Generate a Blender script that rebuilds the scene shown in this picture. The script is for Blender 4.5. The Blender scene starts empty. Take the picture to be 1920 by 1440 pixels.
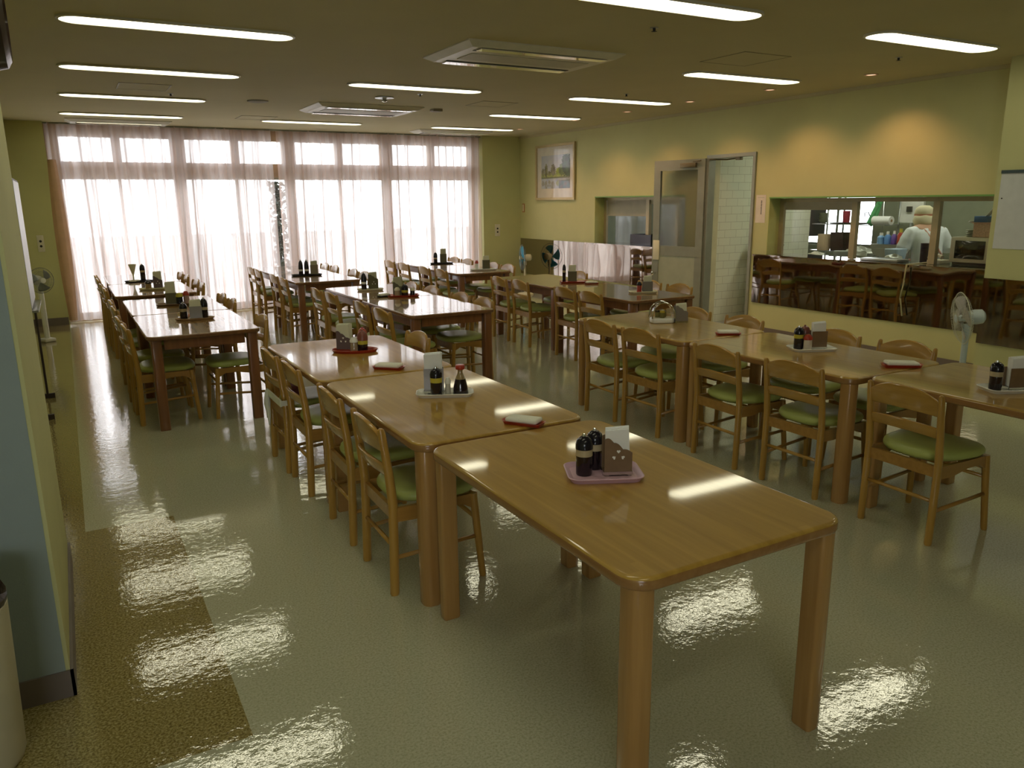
import bpy, bmesh, math, random
from mathutils import Matrix, Vector
random.seed(7)
S = bpy.context.scene
C = S.collection
PI = math.pi

# ------------------------------------------------------------------ camera
def make_camera():
    f, yaw, pitch, roll = 1463.74, 0.5110, 0.2305, 0.0113
    cy, sy, cp, sp = math.cos(yaw), math.sin(yaw), math.cos(pitch), math.sin(pitch)
    fwd = Vector((sy*cp, cy*cp, -sp)); right = Vector((cy, -sy, 0)); down = -(right.cross(fwd))
    cr, sr = math.cos(roll), math.sin(roll)
    r2 = cr*right + sr*down; d2 = -sr*right + cr*down
    cam = bpy.data.cameras.new('camera'); o = bpy.data.objects.new('camera', cam); C.objects.link(o)
    m = Matrix((( r2.x, -d2.x, -fwd.x, 0), (r2.y, -d2.y, -fwd.y, 0), (r2.z, -d2.z, -fwd.z, 1.6), (0, 0, 0, 1)))
    o.matrix_world = m
    cam.sensor_width = 36; cam.sensor_fit = 'HORIZONTAL'; cam.lens = f/1920*36
    cam.clip_start = .02; cam.clip_end = 300
    S.camera = o
make_camera()

# ------------------------------------------------------------------ light levels and exposure
LAMP = 9.0          # ceiling fluorescents
SKY = 11.5           # overcast daylight outside
SPOT = 40.0          # halogen downlights
KITCHEN = 24.0       # kitchen fluorescents
S.view_settings.view_transform = 'Standard'
S.view_settings.look = 'None'
S.view_settings.exposure = -0.55
S.view_settings.gamma = 1
S.view_settings.use_curve_mapping = False
w = bpy.data.worlds.new('overcast_sky'); S.world = w; w.use_nodes = True
bg = w.node_tree.nodes['Background']; bg.inputs[0].default_value = (.90, .95, 1, 1); bg.inputs[1].default_value = SKY
S.cycles.max_bounces = 7
S.cycles.diffuse_bounces = 4
S.cycles.glossy_bounces = 4
S.cycles.transmission_bounces = 6
S.cycles.transparent_max_bounces = 10
S.cycles.caustics_reflective = False
S.cycles.caustics_refractive = False
S.cycles.sample_clamp_indirect = 6

def portal(loc, rot, sx, sy):
    l = bpy.data.lights.new('window_portal', 'AREA'); l.shape = 'RECTANGLE'; l.size = sx; l.size_y = sy
    l.cycles.is_portal = True
    o = bpy.data.objects.new('window_portal', l); C.objects.link(o); o.location = loc; o.rotation_euler = rot
portal((3.16, 12.75, 1.3), (-PI/2, 0, 0), 6.6, 2.7)
portal((-2.1, -3.8, 1.55), (PI/2, 0, 0), 2.2, 1.3)
portal((10.75, 8.42, 1.38), (0, PI/2, 0), 1.1, 1.4)

# ------------------------------------------------------------------ dimensions
ZC = 2.685          # ceiling height
XR = 7.165          # serving wall
YW = 12.40          # window wall
HT = .695           # table height

# ------------------------------------------------------------------ materials
def new_mat(name):
    m = bpy.data.materials.new(name); m.use_nodes = True
    nt = m.node_tree; b = nt.nodes['Principled BSDF']
    return m, nt, b
def nd(nt, t, **kw):
    n = nt.nodes.new(t)
    for k, v in kw.items(): setattr(n, k, v)
    return n
def coords(nt, scale=(1, 1, 1), kind='Object'):
    t = nd(nt, 'ShaderNodeTexCoord'); mp = nd(nt, 'ShaderNodeMapping'); mp.inputs['Scale'].default_value = scale
    nt.links.new(t.outputs[kind], mp.inputs['Vector']); return mp.outputs['Vector']
def noise(nt, vec, scale, detail=3, rough=.5):
    n = nd(nt, 'ShaderNodeTexNoise'); n.inputs['Scale'].default_value = scale; n.inputs['Detail'].default_value = detail
    n.inputs['Roughness'].default_value = rough; nt.links.new(vec, n.inputs['Vector']); return n.outputs['Fac']
def ramp(nt, fac, stops):
    r = nd(nt, 'ShaderNodeValToRGB'); e = r.color_ramp.elements
    while len(e) < len(stops): e.new(.5)
    for i, (p, c) in enumerate(stops): e[i].position = p; e[i].color = (*c, 1)
    nt.links.new(fac, r.inputs['Fac']); return r.outputs['Color']
def bump(nt, b, h, strength, dist=.01):
    n = nd(nt, 'ShaderNodeBump'); n.inputs['Strength'].default_value = strength; n.inputs['Distance'].default_value = dist
    nt.links.new(h, n.inputs['Height']); nt.links.new(n.outputs['Normal'], b.inputs['Normal']); return n
MC = {}
def flat(name, col, rough=.5, metal=0, vary=.06, vs=8, bmp=0, bs=60, coat=0, emit=0, alpha=1, trans=0, ior=1.45, spec=.5):
    if name in MC: return MC[name]
    m, nt, b = new_mat(name)
    b.inputs['Roughness'].default_value = rough; b.inputs['Metallic'].default_value = metal
    b.inputs['Coat Weight'].default_value = coat; b.inputs['Transmission Weight'].default_value = trans
    b.inputs['IOR'].default_value = ior; b.inputs['Specular IOR Level'].default_value = spec
    vec = coords(nt)
    f = noise(nt, vec, vs)
    nt.links.new(ramp(nt, f, [(.3, tuple(c*(1-vary) for c in col)), (.7, tuple(min(1, c*(1+vary)) for c in col))]), b.inputs['Base Color'])
    if bmp: bump(nt, b, noise(nt, vec, bs, 4), bmp, .004)
    if emit:
        b.inputs['Emission Color'].default_value = (*col, 1); b.inputs['Emission Strength'].default_value = emit
    MC[name] = m; return m
def wood(name, dark, light, axis='Z', rough=.22, strips=False, coat=.3, wavy=0):
    if name in MC: return MC[name]
    m, nt, b = new_mat(name)
    sc = {'X': (1.2, 22, 22), 'Y': (22, 1.2, 22), 'Z': (22, 22, 1.2)}[axis]
    vec = coords(nt, sc)
    f = noise(nt, vec, 1.5, 4, .55)
    fac = f
    if strips:
        v2 = coords(nt, (14, .9, 1)); s = nd(nt, 'ShaderNodeTexVoronoi'); s.inputs['Scale'].default_value = 1.0
        s.distance = 'CHEBYCHEV'
        nt.links.new(v2, s.inputs['Vector'])
        sp = nd(nt, 'ShaderNodeSeparateColor'); nt.links.new(s.outputs['Color'], sp.inputs['Color'])
        mx = nd(nt, 'ShaderNodeMix'); mx.inputs[0].default_value = .22
        nt.links.new(f, mx.inputs[2]); nt.links.new(sp.outputs[0], mx.inputs[3]); fac = mx.outputs[0]
    nt.links.new(ramp(nt, fac, [(.25, dark), (.75, light)]), b.inputs['Base Color'])
    b.inputs['Roughness'].default_value = rough
    b.inputs['Coat Weight'].default_value = coat; b.inputs['Coat Roughness'].default_value = .05
    if wavy:
        v3 = coords(nt, (1, .35, 1)); bump(nt, b, noise(nt, v3, 16, 3), wavy, .004)
    MC[name] = m; return m

def mk_floor():
    m, nt, b = new_mat('speckled_vinyl')
    L = nt.links
    t = nd(nt, 'ShaderNodeTexCoord'); vec = t.outputs['Object']
    sx = nd(nt, 'ShaderNodeSeparateXYZ'); L.new(vec, sx.inputs[0])
    def M(op, a, bb, c=None):
        n = nd(nt, 'ShaderNodeMath', operation=op)
        for i, v in enumerate((a, bb) if c is None else (a, bb, c)):
            if isinstance(v, (int, float)): n.inputs[i].default_value = v
            else: L.new(v, n.inputs[i])
        return n.outputs[0]
    x, y = sx.outputs[0], sx.outputs[1]
    # brown strip along the left side, widening in front of the pillar
    a = M('LESS_THAN', x, -.09)
    a = M('MULTIPLY', a, M('GREATER_THAN', y, 4.25))
    c = M('MULTIPLY', M('LESS_THAN', x, .32), M('MULTIPLY', M('LESS_THAN', y, 4.25), M('GREATER_THAN', y, 2.23)))
    brown = M('ADD', a, c)
    sp1 = noise(nt, vec, 120, 3, .7)
    sp2 = noise(nt, vec, 300, 2, .6)
    big = noise(nt, vec, 1.1, 2)
    creamc = ramp(nt, sp1, [(.36, (.44, .445, .30)), (.47, (.55, .56, .405)), (.62, (.63, .645, .49))])
    brownc = ramp(nt, sp1, [(.36, (.14, .105, .03)), (.5, (.32, .255, .085)), (.62, (.50, .43, .20))])
    mx = nd(nt, 'ShaderNodeMix', data_type='RGBA'); L.new(brown, mx.inputs[0]); L.new(creamc, mx.inputs[6]); L.new(brownc, mx.inputs[7])
    # sheets of vinyl differ a little in tone
    vv = nd(nt, 'ShaderNodeMix', data_type='RGBA', blend_type='MULTIPLY'); vv.inputs[0].default_value = .5
    L.new(mx.outputs[2], vv.inputs[6]); L.new(ramp(nt, sp2, [(.3, (.8, .8, .8)), (.7, (1, 1, 1))]), vv.inputs[7])
    L.new(vv.outputs[2], b.inputs['Base Color'])
    b.inputs['Roughness'].default_value = .13
    b.inputs['Specular IOR Level'].default_value = .8; b.inputs['Coat Weight'].default_value = .7; b.inputs['Coat Roughness'].default_value = .025
    r = ramp(nt, big, [(.35, (.03, .03, .03)), (.65, (.055, .055, .055))]); L.new(r, b.inputs['Roughness'])
    mp = nd(nt, 'ShaderNodeMapping'); mp.inputs['Scale'].default_value = (1, 1, 1); L.new(vec, mp.inputs[0])
    h1 = noise(nt, mp.outputs[0], 19, 4, .6)
    n = bump(nt, b, h1, .105, .010); L.new(n.outputs['Normal'], b.inputs['Coat Normal'])
    return m
def mk_steel():
    m, nt, b = new_mat('wavy_stainless_steel')
    b.inputs['Metallic'].default_value = 1; b.inputs['Base Color'].default_value = (.42, .375, .33, 1)
    b.inputs['Roughness'].default_value = .035
    v = coords(nt, (1, 1, .5)); bump(nt, b, noise(nt, v, 3.0, 1), .07, .05)
    return m
def mk_sheer():
    m = bpy.data.materials.new('sheer_pink_voile'); m.use_nodes = True; nt = m.node_tree; nt.nodes.clear()
    L = nt.links
    out = nd(nt, 'ShaderNodeOutputMaterial')
    tr = nd(nt, 'ShaderNodeBsdfTransparent'); tr.inputs[0].default_value = (1, .96, .95, 1)
    tl = nd(nt, 'ShaderNodeBsdfTranslucent'); tl.inputs[0].default_value = (.83, .77, .76, 1)
    df = nd(nt, 'ShaderNodeBsdfDiffuse'); df.inputs[0].default_value = (.62, .45, .37, 1)
    a = nd(nt, 'ShaderNodeMixShader'); a.inputs[0].default_value = .5; L.new(tl.outputs[0], a.inputs[1]); L.new(df.outputs[0], a.inputs[2])
    wv0 = noise(nt, coords(nt, (8, .6, .16)), 1, 5, .72)
    mr = nd(nt, 'ShaderNodeMapRange'); L.new(wv0, mr.inputs[0]); mr.inputs[1].default_value = .36; mr.inputs[2].default_value = .60
    lw = nd(nt, 'ShaderNodeLayerWeight'); lw.inputs['Blend'].default_value = .5
    m0 = nd(nt, 'ShaderNodeMath', operation='MULTIPLY_ADD'); L.new(mr.outputs[0], m0.inputs[0]); m0.inputs[1].default_value = .13; m0.inputs[2].default_value = .74
    mth = nd(nt, 'ShaderNodeMath', operation='MULTIPLY_ADD'); L.new(lw.outputs['Facing'], mth.inputs[0]); mth.inputs[1].default_value = .24; L.new(m0.outputs[0], mth.inputs[2])
    mth2 = nd(nt, 'ShaderNodeMath', operation='MINIMUM'); L.new(mth.outputs[0], mth2.inputs[0]); mth2.inputs[1].default_value = .985
    mt = nd(nt, 'ShaderNodeMath', operation='MULTIPLY_ADD'); L.new(mr.outputs[0], mt.inputs[0]); mt.inputs[1].default_value = .24; mt.inputs[2].default_value = .60
    L.new(mt.outputs[0], a.inputs[0])
    b = nd(nt, 'ShaderNodeMixShader'); L.new(mth2.outputs[0], b.inputs[0]); L.new(tr.outputs[0], b.inputs[1]); L.new(a.outputs[0], b.inputs[2])
    L.new(b.outputs[0], out.inputs[0]); return m
def mk_glass(name, tint=(1, 1, 1), gl=.08):
    m = bpy.data.materials.new(name); m.use_nodes = True; nt = m.node_tree; nt.nodes.clear(); L = nt.links
    out = nd(nt, 'ShaderNodeOutputMaterial'); tr = nd(nt, 'ShaderNodeBsdfTransparent'); tr.inputs[0].default_value = (*tint, 1)
    g = nd(nt, 'ShaderNodeBsdfGlossy'); g.inputs['Roughness'].default_value = .02
    lw = nd(nt, 'ShaderNodeLayerWeight'); lw.inputs['Blend'].default_value = .5
    pw = nd(nt, 'ShaderNodeMath', operation='POWER'); L.new(lw.outputs['Facing'], pw.inputs[0]); pw.inputs[1].default_value = 5
    ma = nd(nt, 'ShaderNodeMath', operation='MULTIPLY_ADD'); L.new(pw.outputs[0], ma.inputs[0]); ma.inputs[1].default_value = .9; ma.inputs[2].default_value = .04
    mx = nd(nt, 'ShaderNodeMixShader'); L.new(ma.outputs[0], mx.inputs[0]); L.new(tr.outputs[0], mx.inputs[1]); L.new(g.outputs[0], mx.inputs[2])
    L.new(mx.outputs[0], out.inputs[0]); return m
def mk_frost():
    m = bpy.data.materials.new('frosted_glass'); m.use_nodes = True; nt = m.node_tree; nt.nodes.clear(); L = nt.links
    out = nd(nt, 'ShaderNodeOutputMaterial')
    rf = nd(nt, 'ShaderNodeBsdfRefraction'); rf.inputs['Roughness'].default_value = .42; rf.inputs['IOR'].default_value = 1.12; rf.inputs[0].default_value = (.93, .95, .9, 1)
    tl = nd(nt, 'ShaderNodeBsdfDiffuse'); tl.inputs[0].default_value = (.55, .56, .5, 1)
    mx = nd(nt, 'ShaderNodeMixShader'); mx.inputs[0].default_value = .12; L.new(rf.outputs[0], mx.inputs[1]); L.new(tl.outputs[0], mx.inputs[2])
    tp = nd(nt, 'ShaderNodeBsdfTransparent'); m2 = nd(nt, 'ShaderNodeMixShader'); m2.inputs[0].default_value = .45; L.new(mx.outputs[0], m2.inputs[2]); L.new(tp.outputs[0], m2.inputs[1])
    L.new(m2.outputs[0], out.inputs[0]); return m
def mk_tiles():
    m, nt, b = new_mat('white_glazed_tiles')
    t = nd(nt, 'ShaderNodeTexCoord'); mp = nd(nt, 'ShaderNodeMapping'); mp.inputs['Rotation'].default_value = (PI/2, 0, 0)
    nt.links.new(t.outputs['Object'], mp.inputs[0])
    br = nd(nt, 'ShaderNodeTexBrick'); br.inputs['Scale'].default_value = 1; br.inputs['Brick Width'].default_value = .2; br.inputs['Row Height'].default_value = .1
    br.inputs['Mortar Size'].default_value = .0028; br.inputs['Color1'].default_value = (.78, .78, .62, 1); br.inputs['Color2'].default_value = (.74, .75, .60, 1); br.inputs['Mortar'].default_value = (.52, .5, .38, 1)
    nt.links.new(mp.outputs[0], br.inputs['Vector']); nt.links.new(br.outputs['Color'], b.inputs['Base Color'])
    b.inputs['Roughness'].default_value = .18; return m
def mk_emit(name, col, s):
    m = bpy.data.materials.new(name); m.use_nodes = True; nt = m.node_tree; nt.nodes.clear()
    out = nd(nt, 'ShaderNodeOutputMaterial'); e = nd(nt, 'ShaderNodeEmission'); e.inputs[0].default_value = (*col, 1); e.inputs[1].default_value = s
    nt.links.new(e.outputs[0], out.inputs[0]); return m

WALL = (.55, .545, .27)
M_wall = flat('pale_green_wallpaper', WALL, .75, vary=.03, vs=3, bmp=.25, bs=180)
M_jamb = flat('green_painted_reveal', (.50, .52, .20), .6)
M_green = flat('green_edge_trim', (.16, .36, .10), .5)
M_pale = flat('bluish_lit_pillar', (.27, .325, .32), .7, vary=.03, bmp=.2, bs=160)  # bluish daylight on the pillar front put into its grey
M_ceil = flat('ceiling_board', (.52, .475, .285), .85, vary=.04, vs=1.2, bmp=.35, bs=140)
M_floor = mk_floor()
M_base = flat('brown_vinyl_baseboard', (.17, .14, .12), .5)
M_steel = mk_steel()
M_sheer = mk_sheer()
M_glass = mk_glass('clear_window_glass')
M_frost = mk_frost()
M_tiles = mk_tiles()
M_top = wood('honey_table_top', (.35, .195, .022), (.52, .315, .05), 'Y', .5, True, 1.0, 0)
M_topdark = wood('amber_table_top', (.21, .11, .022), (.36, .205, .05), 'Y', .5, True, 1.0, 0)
M_leg = wood('honey_table_leg', (.36, .185, .055), (.48, .27, .09), 'Z', .25)
M_edge = wood('reddish_table_edge', (.26, .125, .04), (.36, .19, .065), 'Y', .25)
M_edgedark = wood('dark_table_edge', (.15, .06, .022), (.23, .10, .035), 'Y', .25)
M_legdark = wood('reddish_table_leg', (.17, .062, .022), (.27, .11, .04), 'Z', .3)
M_chairw = wood('honey_beech_upright', (.365, .19, .032), (.50, .285, .058), 'Z', .28)
M_chairy = wood('honey_beech_rail', (.365, .19, .032), (.50, .285, .058), 'Y', .26)
M_chairx = wood('honey_beech_side', (.30, .15, .03), (.43, .23, .055), 'X', .3)
M_seat = flat('sage_green_vinyl', (.42, .48, .14), .36, vary=.05, vs=5, bmp=.12, bs=200)
M_white = flat('white_plastic', (.80, .80, .74), .35)
M_cream = flat('cream_plastic', (.72, .68, .50), .4)
M_paper = flat('white_paper', (.86, .87, .86), .8, vary=.02)
M_black = flat('black_plastic', (.012, .010, .016), .16, vary=.1)
M_soy = flat('dark_soy_sauce', (.012, .006, .01), .08, coat=.5)
M_clear = mk_glass('clear_plastic', (.92, .88, .80))
M_yel = flat('yellow_label', (.55, .47, .05), .5)
M_red = flat('red_plastic', (.40, .04, .02), .28, coat=.3)
M_holder = flat('brown_holder_panel', (.20, .125, .065), .42, vary=.08, vs=30)
M_holdm = flat('grey_holder_panel', (.27, .25, .23), .33, .4)
M_chrome = flat('polished_chrome', (.62, .62, .60), .12, 1)
M_satin = flat('satin_steel', (.42, .44, .42), .3, .9)
M_pinkt = flat('lilac_pink_plastic', (.62, .40, .50), .35)
M_alu = flat('grey_aluminium_frame', (.30, .31, .25), .42, .35)
M_doorp = flat('grey_green_door_panel', (.37, .39, .29), .5)
M_dark = flat('dark_rubber', (.02, .02, .02), .5)
M_blueb = flat('translucent_blue_blade', (.06, .48, .85), .2, coat=.4)
M_fangrey = flat('pale_blue_plastic', (.50, .58, .60), .35)

# ------------------------------------------------------------------ mesh helpers
class MB:
    def __init__(s): s.bm = bmesh.new()
    def box(s, x0, x1, y0, y1, z0, z1, bev=0, seg=2, m=None):
        r = bmesh.ops.create_cube(s.bm, size=1)
        vs = r['verts']
        for v in vs: v.co = Vector(((x0+x1)/2+v.co.x*(x1-x0), (y0+y1)/2+v.co.y*(y1-y0), (z0+z1)/2+v.co.z*(z1-z0)))
        if bev:
            es = list({e for v in vs for e in v.link_edges})
            rr = bmesh.ops.bevel(s.bm, geom=es, offset=bev, segments=seg, affect='EDGES', profile=.5)
            vs = list({v for f in rr['faces'] for v in f.verts} | {v for v in vs if v.is_valid})
        if m is not None:
            for v in vs: v.co = m @ v.co
        return s
    def rings(s, rings, cap0=True, cap1=True, closed=True):
        L = [[s.bm.verts.new(p) for p in r] for r in rings]
        n = len(L[0])
        for a, b in zip(L, L[1:]):
            for i in range(n if closed else n-1):
                j = (i+1) % n
                try: s.bm.faces.new((a[i], a[j], b[j], b[i]))
                except ValueError: pass
        if closed and cap0: s.bm.faces.new(list(reversed(L[0])))
        if closed and cap1: s.bm.faces.new(L[-1])
        return s
    def lathe(s, prof, c=(0, 0, 0), n=20, sx=1, sy=1, m=None):
        rs = []
        for r, z in prof:
            ring = [Vector((c[0]+r*sx*math.cos(2*PI*i/n), c[1]+r*sy*math.sin(2*PI*i/n), c[2]+z)) for i in range(n)]
            if m is not None: ring = [m @ p for p in ring]
            rs.append(ring)
        return s.rings(rs)
    def tube(s, pts, r, n=8, cap=True):
        pts = [Vector(p) for p in pts]; rr = r if isinstance(r, (list, tuple)) else [r]*len(pts)
        rs = []; up = Vector((0, 0, 1))
        for i, p in enumerate(pts):
            t = (pts[min(i+1, len(pts)-1)]-pts[max(i-1, 0)]).normalized()
            a = t.cross(up)
            if a.length < .05: a = t.cross(Vector((1, 0, 0)))
            a.normalize(); b = t.cross(a).normalized()
            rs.append([p+rr[i]*(math.cos(2*PI*k/n)*a+math.sin(2*PI*k/n)*b) for k in range(n)])
        return s.rings(rs, cap, cap)
    def quad(s, a, b, c, d):
        s.bm.faces.new([s.bm.verts.new(p) for p in (a, b, c, d)]); return s
    def build(s, name, mat, parent=None, smooth=True, ang=40):
        bmesh.ops.recalc_face_normals(s.bm, faces=s.bm.faces)
        me = bpy.data.meshes.new(name); s.bm.to_mesh(me); s.bm.free()
        me.materials.append(mat)
        if smooth:
            me.shade_smooth(); me.set_sharp_from_angle(angle=math.radians(ang))
            for p in me.polygons:
                if len(p.vertices) > 6: p.use_smooth = False
        o = bpy.data.objects.new(name, me); C.objects.link(o)
        if parent: o.parent = parent
        return o
def rr_pts(hx, hy, r, n=5):
    p = []
    for cx, cy, a0 in ((hx-r, hy-r, 0), (-hx+r, hy-r, PI/2), (-hx+r, -hy+r, PI), (hx-r, -hy+r, 1.5*PI)):
        for i in range(n+1):
            a = a0+PI/2*i/n; p.append((cx+r*math.cos(a), cy+r*math.sin(a)))
    return p
def slab(mb, cx, cy, hx, hy, r, z0, z1, e, n=5, seg=3, m=None):
    rs = []
    prof = [(e*(1-math.sin(PI/2*i/seg)), z0+e*(1-math.cos(PI/2*i/seg))) for i in range(seg+1)]
    prof += [(o, z1-(z-z0)) for o, z in reversed(prof)]
    for o, z in prof:
        ring = [Vector((cx+x, cy+y, z)) for x, y in rr_pts(hx-o, hy-o, max(r-o, .001), n)]
        if m is not None: ring = [m @ p for p in ring]
        rs.append(ring)
    mb.rings(rs); return mb
def tag(o, label, cat=None, group=None):
    o['label'] = label
    if cat: o['category'] = cat
    if group: o['group'] = group
    return o
def empty(name, loc, label=None, cat=None, group=None, rz=0):
    o = bpy.data.objects.new(name, None); C.objects.link(o); o.location = loc; o.rotation_euler = (0, 0, rz)
    o.empty_display_size = .05
    if label: tag(o, label, cat, group)
    return o
def struct(o): o['kind'] = 'structure'; return o
def copy_tree(o, parent=None):
    c = o.copy(); C.objects.link(c)
    if parent: c.parent = parent
    for ch in KIDS.get(o.name, list(o.children)): copy_tree(ch, c)
    return c
KIDS = {}
def box_obj(name, b, mat, parent=None, bev=0, **k):
    return MB().box(*b, bev=bev).build(name, mat, parent, **k)

# ------------------------------------------------------------------ the room
struct(box_obj('floor', (-4, XR, -3.5, YW+.5, -.1, 0), M_floor, smooth=False))
struct(box_obj('ceiling', (-4, XR, -3.5, YW, ZC, ZC+.15), M_ceil, smooth=False))
mb = MB()
for b in ((-4, -3.2, 0, ZC), (-1.0, XR+.2, 0, ZC), (-3.2, -1.0, 0, .9), (-3.2, -1.0, 2.2, ZC)): mb.box(b[0], b[1], -3.7, -3.5, b[2], b[3])
struct(mb.build('wall_back', M_wall, smooth=False))
e = struct(empty('window_40', (-3.2, -3.6, .9)))  # unseen window added in the back wall for bluish daylight fill
mb = MB()
for x in (0, 1.08, 2.16): mb.box(x, x+.04, 0, .03, 0, 1.3)
mb.box(0, 2.2, 0, .03, 0, .04); mb.box(0, 2.2, 0, .03, 1.26, 1.3); mb.build('sash_frame', M_alu, e, smooth=False)
MB().box(.02, 2.18, .01, .014, .02, 1.28).build('pane', M_glass, e, smooth=False)
# serving wall with three openings (far hatch, door, near hatch)
def wall_holes(name, x0, x1, ya, yb, z1, holes, mat):
    mb = MB(); ys = sorted({ya, yb, *[h[0] for h in holes], *[h[1] for h in holes]})
    for a, b in zip(ys, ys[1:]):
        h = [q for q in holes if q[0] <= a and q[1] >= b]
        if not h: mb.box(x0, x1, a, b, 0, z1); continue
        h = h[0]
        if h[2] > 0: mb.box(x0, x1, a, b, 0, h[2])
        if h[3] < z1: mb.box(x0, x1, a, b, h[3], z1)
    bmesh.ops.remove_doubles(mb.bm, verts=mb.bm.verts, dist=1e-5)
    return mb.build(name, mat, smooth=False)
H1 = (8.05, 10.11, .92, 1.645); DR = (6.87, 7.66, 0, 2.115); H2 = (3.95, 6.63, .92, 1.605)
struct(wall_holes('wall_right', XR, XR+.2, -3.5, YW+.3, ZC, [H1, DR, H2], M_wall))
struct(MB().box(-.75, -.08, YW-.02, YW+.3, 0, ZC).build('wall_window_left', M_wall, smooth=False))
struct(MB().box(6.42, XR, YW, YW+.3, 0, ZC).build('wall_window_right', M_wall, smooth=False))
struct(MB().box(-.75, -.52, 3.9, YW-.02, 0, ZC).build('wall_left', M_wall, smooth=False))
struct(MB().box(-4, -3.8, -3.5, 2.75, 0, ZC).build('wall_far_left', M_wall, smooth=False))
# pillar on the left: front colour carries a daylight tint, green side
struct(MB().box(-4, -.172, 2.75, 3.9, 0, ZC).build('wall_pillar_left', M_pale, smooth=False))
struct(MB().box(-.172, -.160, 2.752, 3.9, .0, ZC).build('trim_pillar_side', M_wall, smooth=False))
mb = MB(); mb.box(-3.8, -.15, 2.742, 2.75, 0, .095); mb.box(-.16, -.15, 2.742, 3.9, 0, .095)
struct(mb.build('baseboard_pillar', M_base, smooth=False))
mb = MB(); mb.box(-.52, -.09, YW-.03, YW-.02, 0, .1); mb.box(6.43, XR, YW-.01, YW, 0, .1)
struct(mb.build('baseboard_window', M_base, smooth=False))
struct(box_obj('baseboard_left', (-.52, -.51, 3.9, YW-.03, 0, .1), M_base, smooth=False))
mb = MB()
for a, b in ((-3.5, 6.83), (7.7, YW)): mb.box(XR-.01, XR, a, b, 0, .09)
struct(mb.build('baseboard_right', M_base, smooth=False))
# ceiling edge moulding on the serving wall
struct(box_obj('trim_ceiling', (XR-.02, XR, 3.86, YW, ZC-.035, ZC), M_ceil, smooth=False))
# right pillar
struct(MB().box(6.8, XR, 1.0, 3.86, 0, ZC).build('wall_pillar_right', M_wall, smooth=False))
# window recess: lintel, head, sill, posts, panes
WN = YW+.22
mb = MB()
mb.box(-.08, 6.42, WN, WN+.1, 2.52, ZC+.15); mb.box(-.08, 6.42, WN, WN+.1, 1.99, 2.19)
mb.box(-.08, 6.42, WN, WN+.1, -.05, .05)
for i in range(9):
    x = -.02+i*.798; wd = .10 if i % 2 == 0 else .055
    mb.box(x-wd, x+wd, WN+.003, WN+.097, 2.19, 2.52)
for i in range(5):
    x = -.02+i*1.596; mb.box(x-.045, x+.045, WN+.002, WN+.098, .05, 1.99)
struct(mb.build('wall_window_frame', flat('window_lintel_paint', (.36, .27, .17), .7), smooth=False))
mb = MB()
mb.box(-.08, 6.42, YW, WN, ZC, ZC+.15)
struct(mb.build('trim_curtain_box', M_ceil, smooth=False))
k = 0
for i in range(4):
    x0 = -.02+i*1.596+.046; x1 = -.02+(i+1)*1.596-.046
    k += 1
    e = struct(empty('window_%d' % k, (x0, WN+.05, .05)))
    W_ = x1-x0; h = 1.94
    mb = MB()
    mid = W_/2
    for a, b, y in ((0, mid+.02, 0), (mid-.02, W_, .025)):
        mb.box(a, a+.035, y, y+.022, 0, h); mb.box(b-.035, b, y, y+.022, 0, h)
        mb.box(a, b, y+.001, y+.021, 0, .06); mb.box(a, b, y+.001, y+.021, h-.035, h)
    mb.build('sash_frame', M_alu, e, smooth=False)
    MB().box(.03, W_-.03, .01, .014, .05, h-.03).build('pane', M_glass, e, smooth=False)
for i in range(8):
    x0 = -.02+i*.798+.08; x1 = -.02+(i+1)*.798-.08
    k += 1
    e = struct(empty('window_%d' % k, (x0, WN+.05, 2.19)))
    MB().box(0, x1-x0, .02, .024, 0, .33).build('pane', M_glass, e, smooth=False)

# outside: paved terrace, parapet
struct(box_obj('terrace', (-12, 20, WN+.28, 40, -.25, -.12), flat('pale_paving', (.72, .72, .70), .8), smooth=False))
struct(box_obj('wall_terrace', (-12, 20, 17.4, 17.6, -.12, 1.0), flat('pale_parapet', (.72, .74, .76), .8), smooth=False))

# slim shrub outside the gap between the curtains
mb = MB(); rnd = random.Random(11)
for i in range(800):
    z = .0+2.05*rnd.random(); a = rnd.random()*6.28; r_ = .13*rnd.random()
    p = Vector((3.085+r_*math.cos(a), 13.25+r_*math.sin(a), z-.12)); d1 = Vector((rnd.uniform(-1, 1), rnd.uniform(-1, 1), rnd.uniform(-.6, 1))).normalized()*.055; d2 = d1.cross(Vector((rnd.random(), rnd.random(), rnd.random()))).normalized()*.026
    mb.quad(p-d1, p+d2, p+d1, p-d2)
r = empty('slim_shrub', (3.085, 13.25, -.12), 'dark slim shrub outside, seen through the gap between the curtains', 'shrub')
mb.build('foliage', flat('dark_green_leaf', (.02, .035, .02), .5), r, smooth=False)
MB().tube([(3.085, 13.25, -.12), (3.08, 13.25, 1.9)], .012).build('stem', M_dark, r)
for c in r.children: c.matrix_parent_inverse = Matrix.Translation((-3.085, -13.25, .12))

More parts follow.
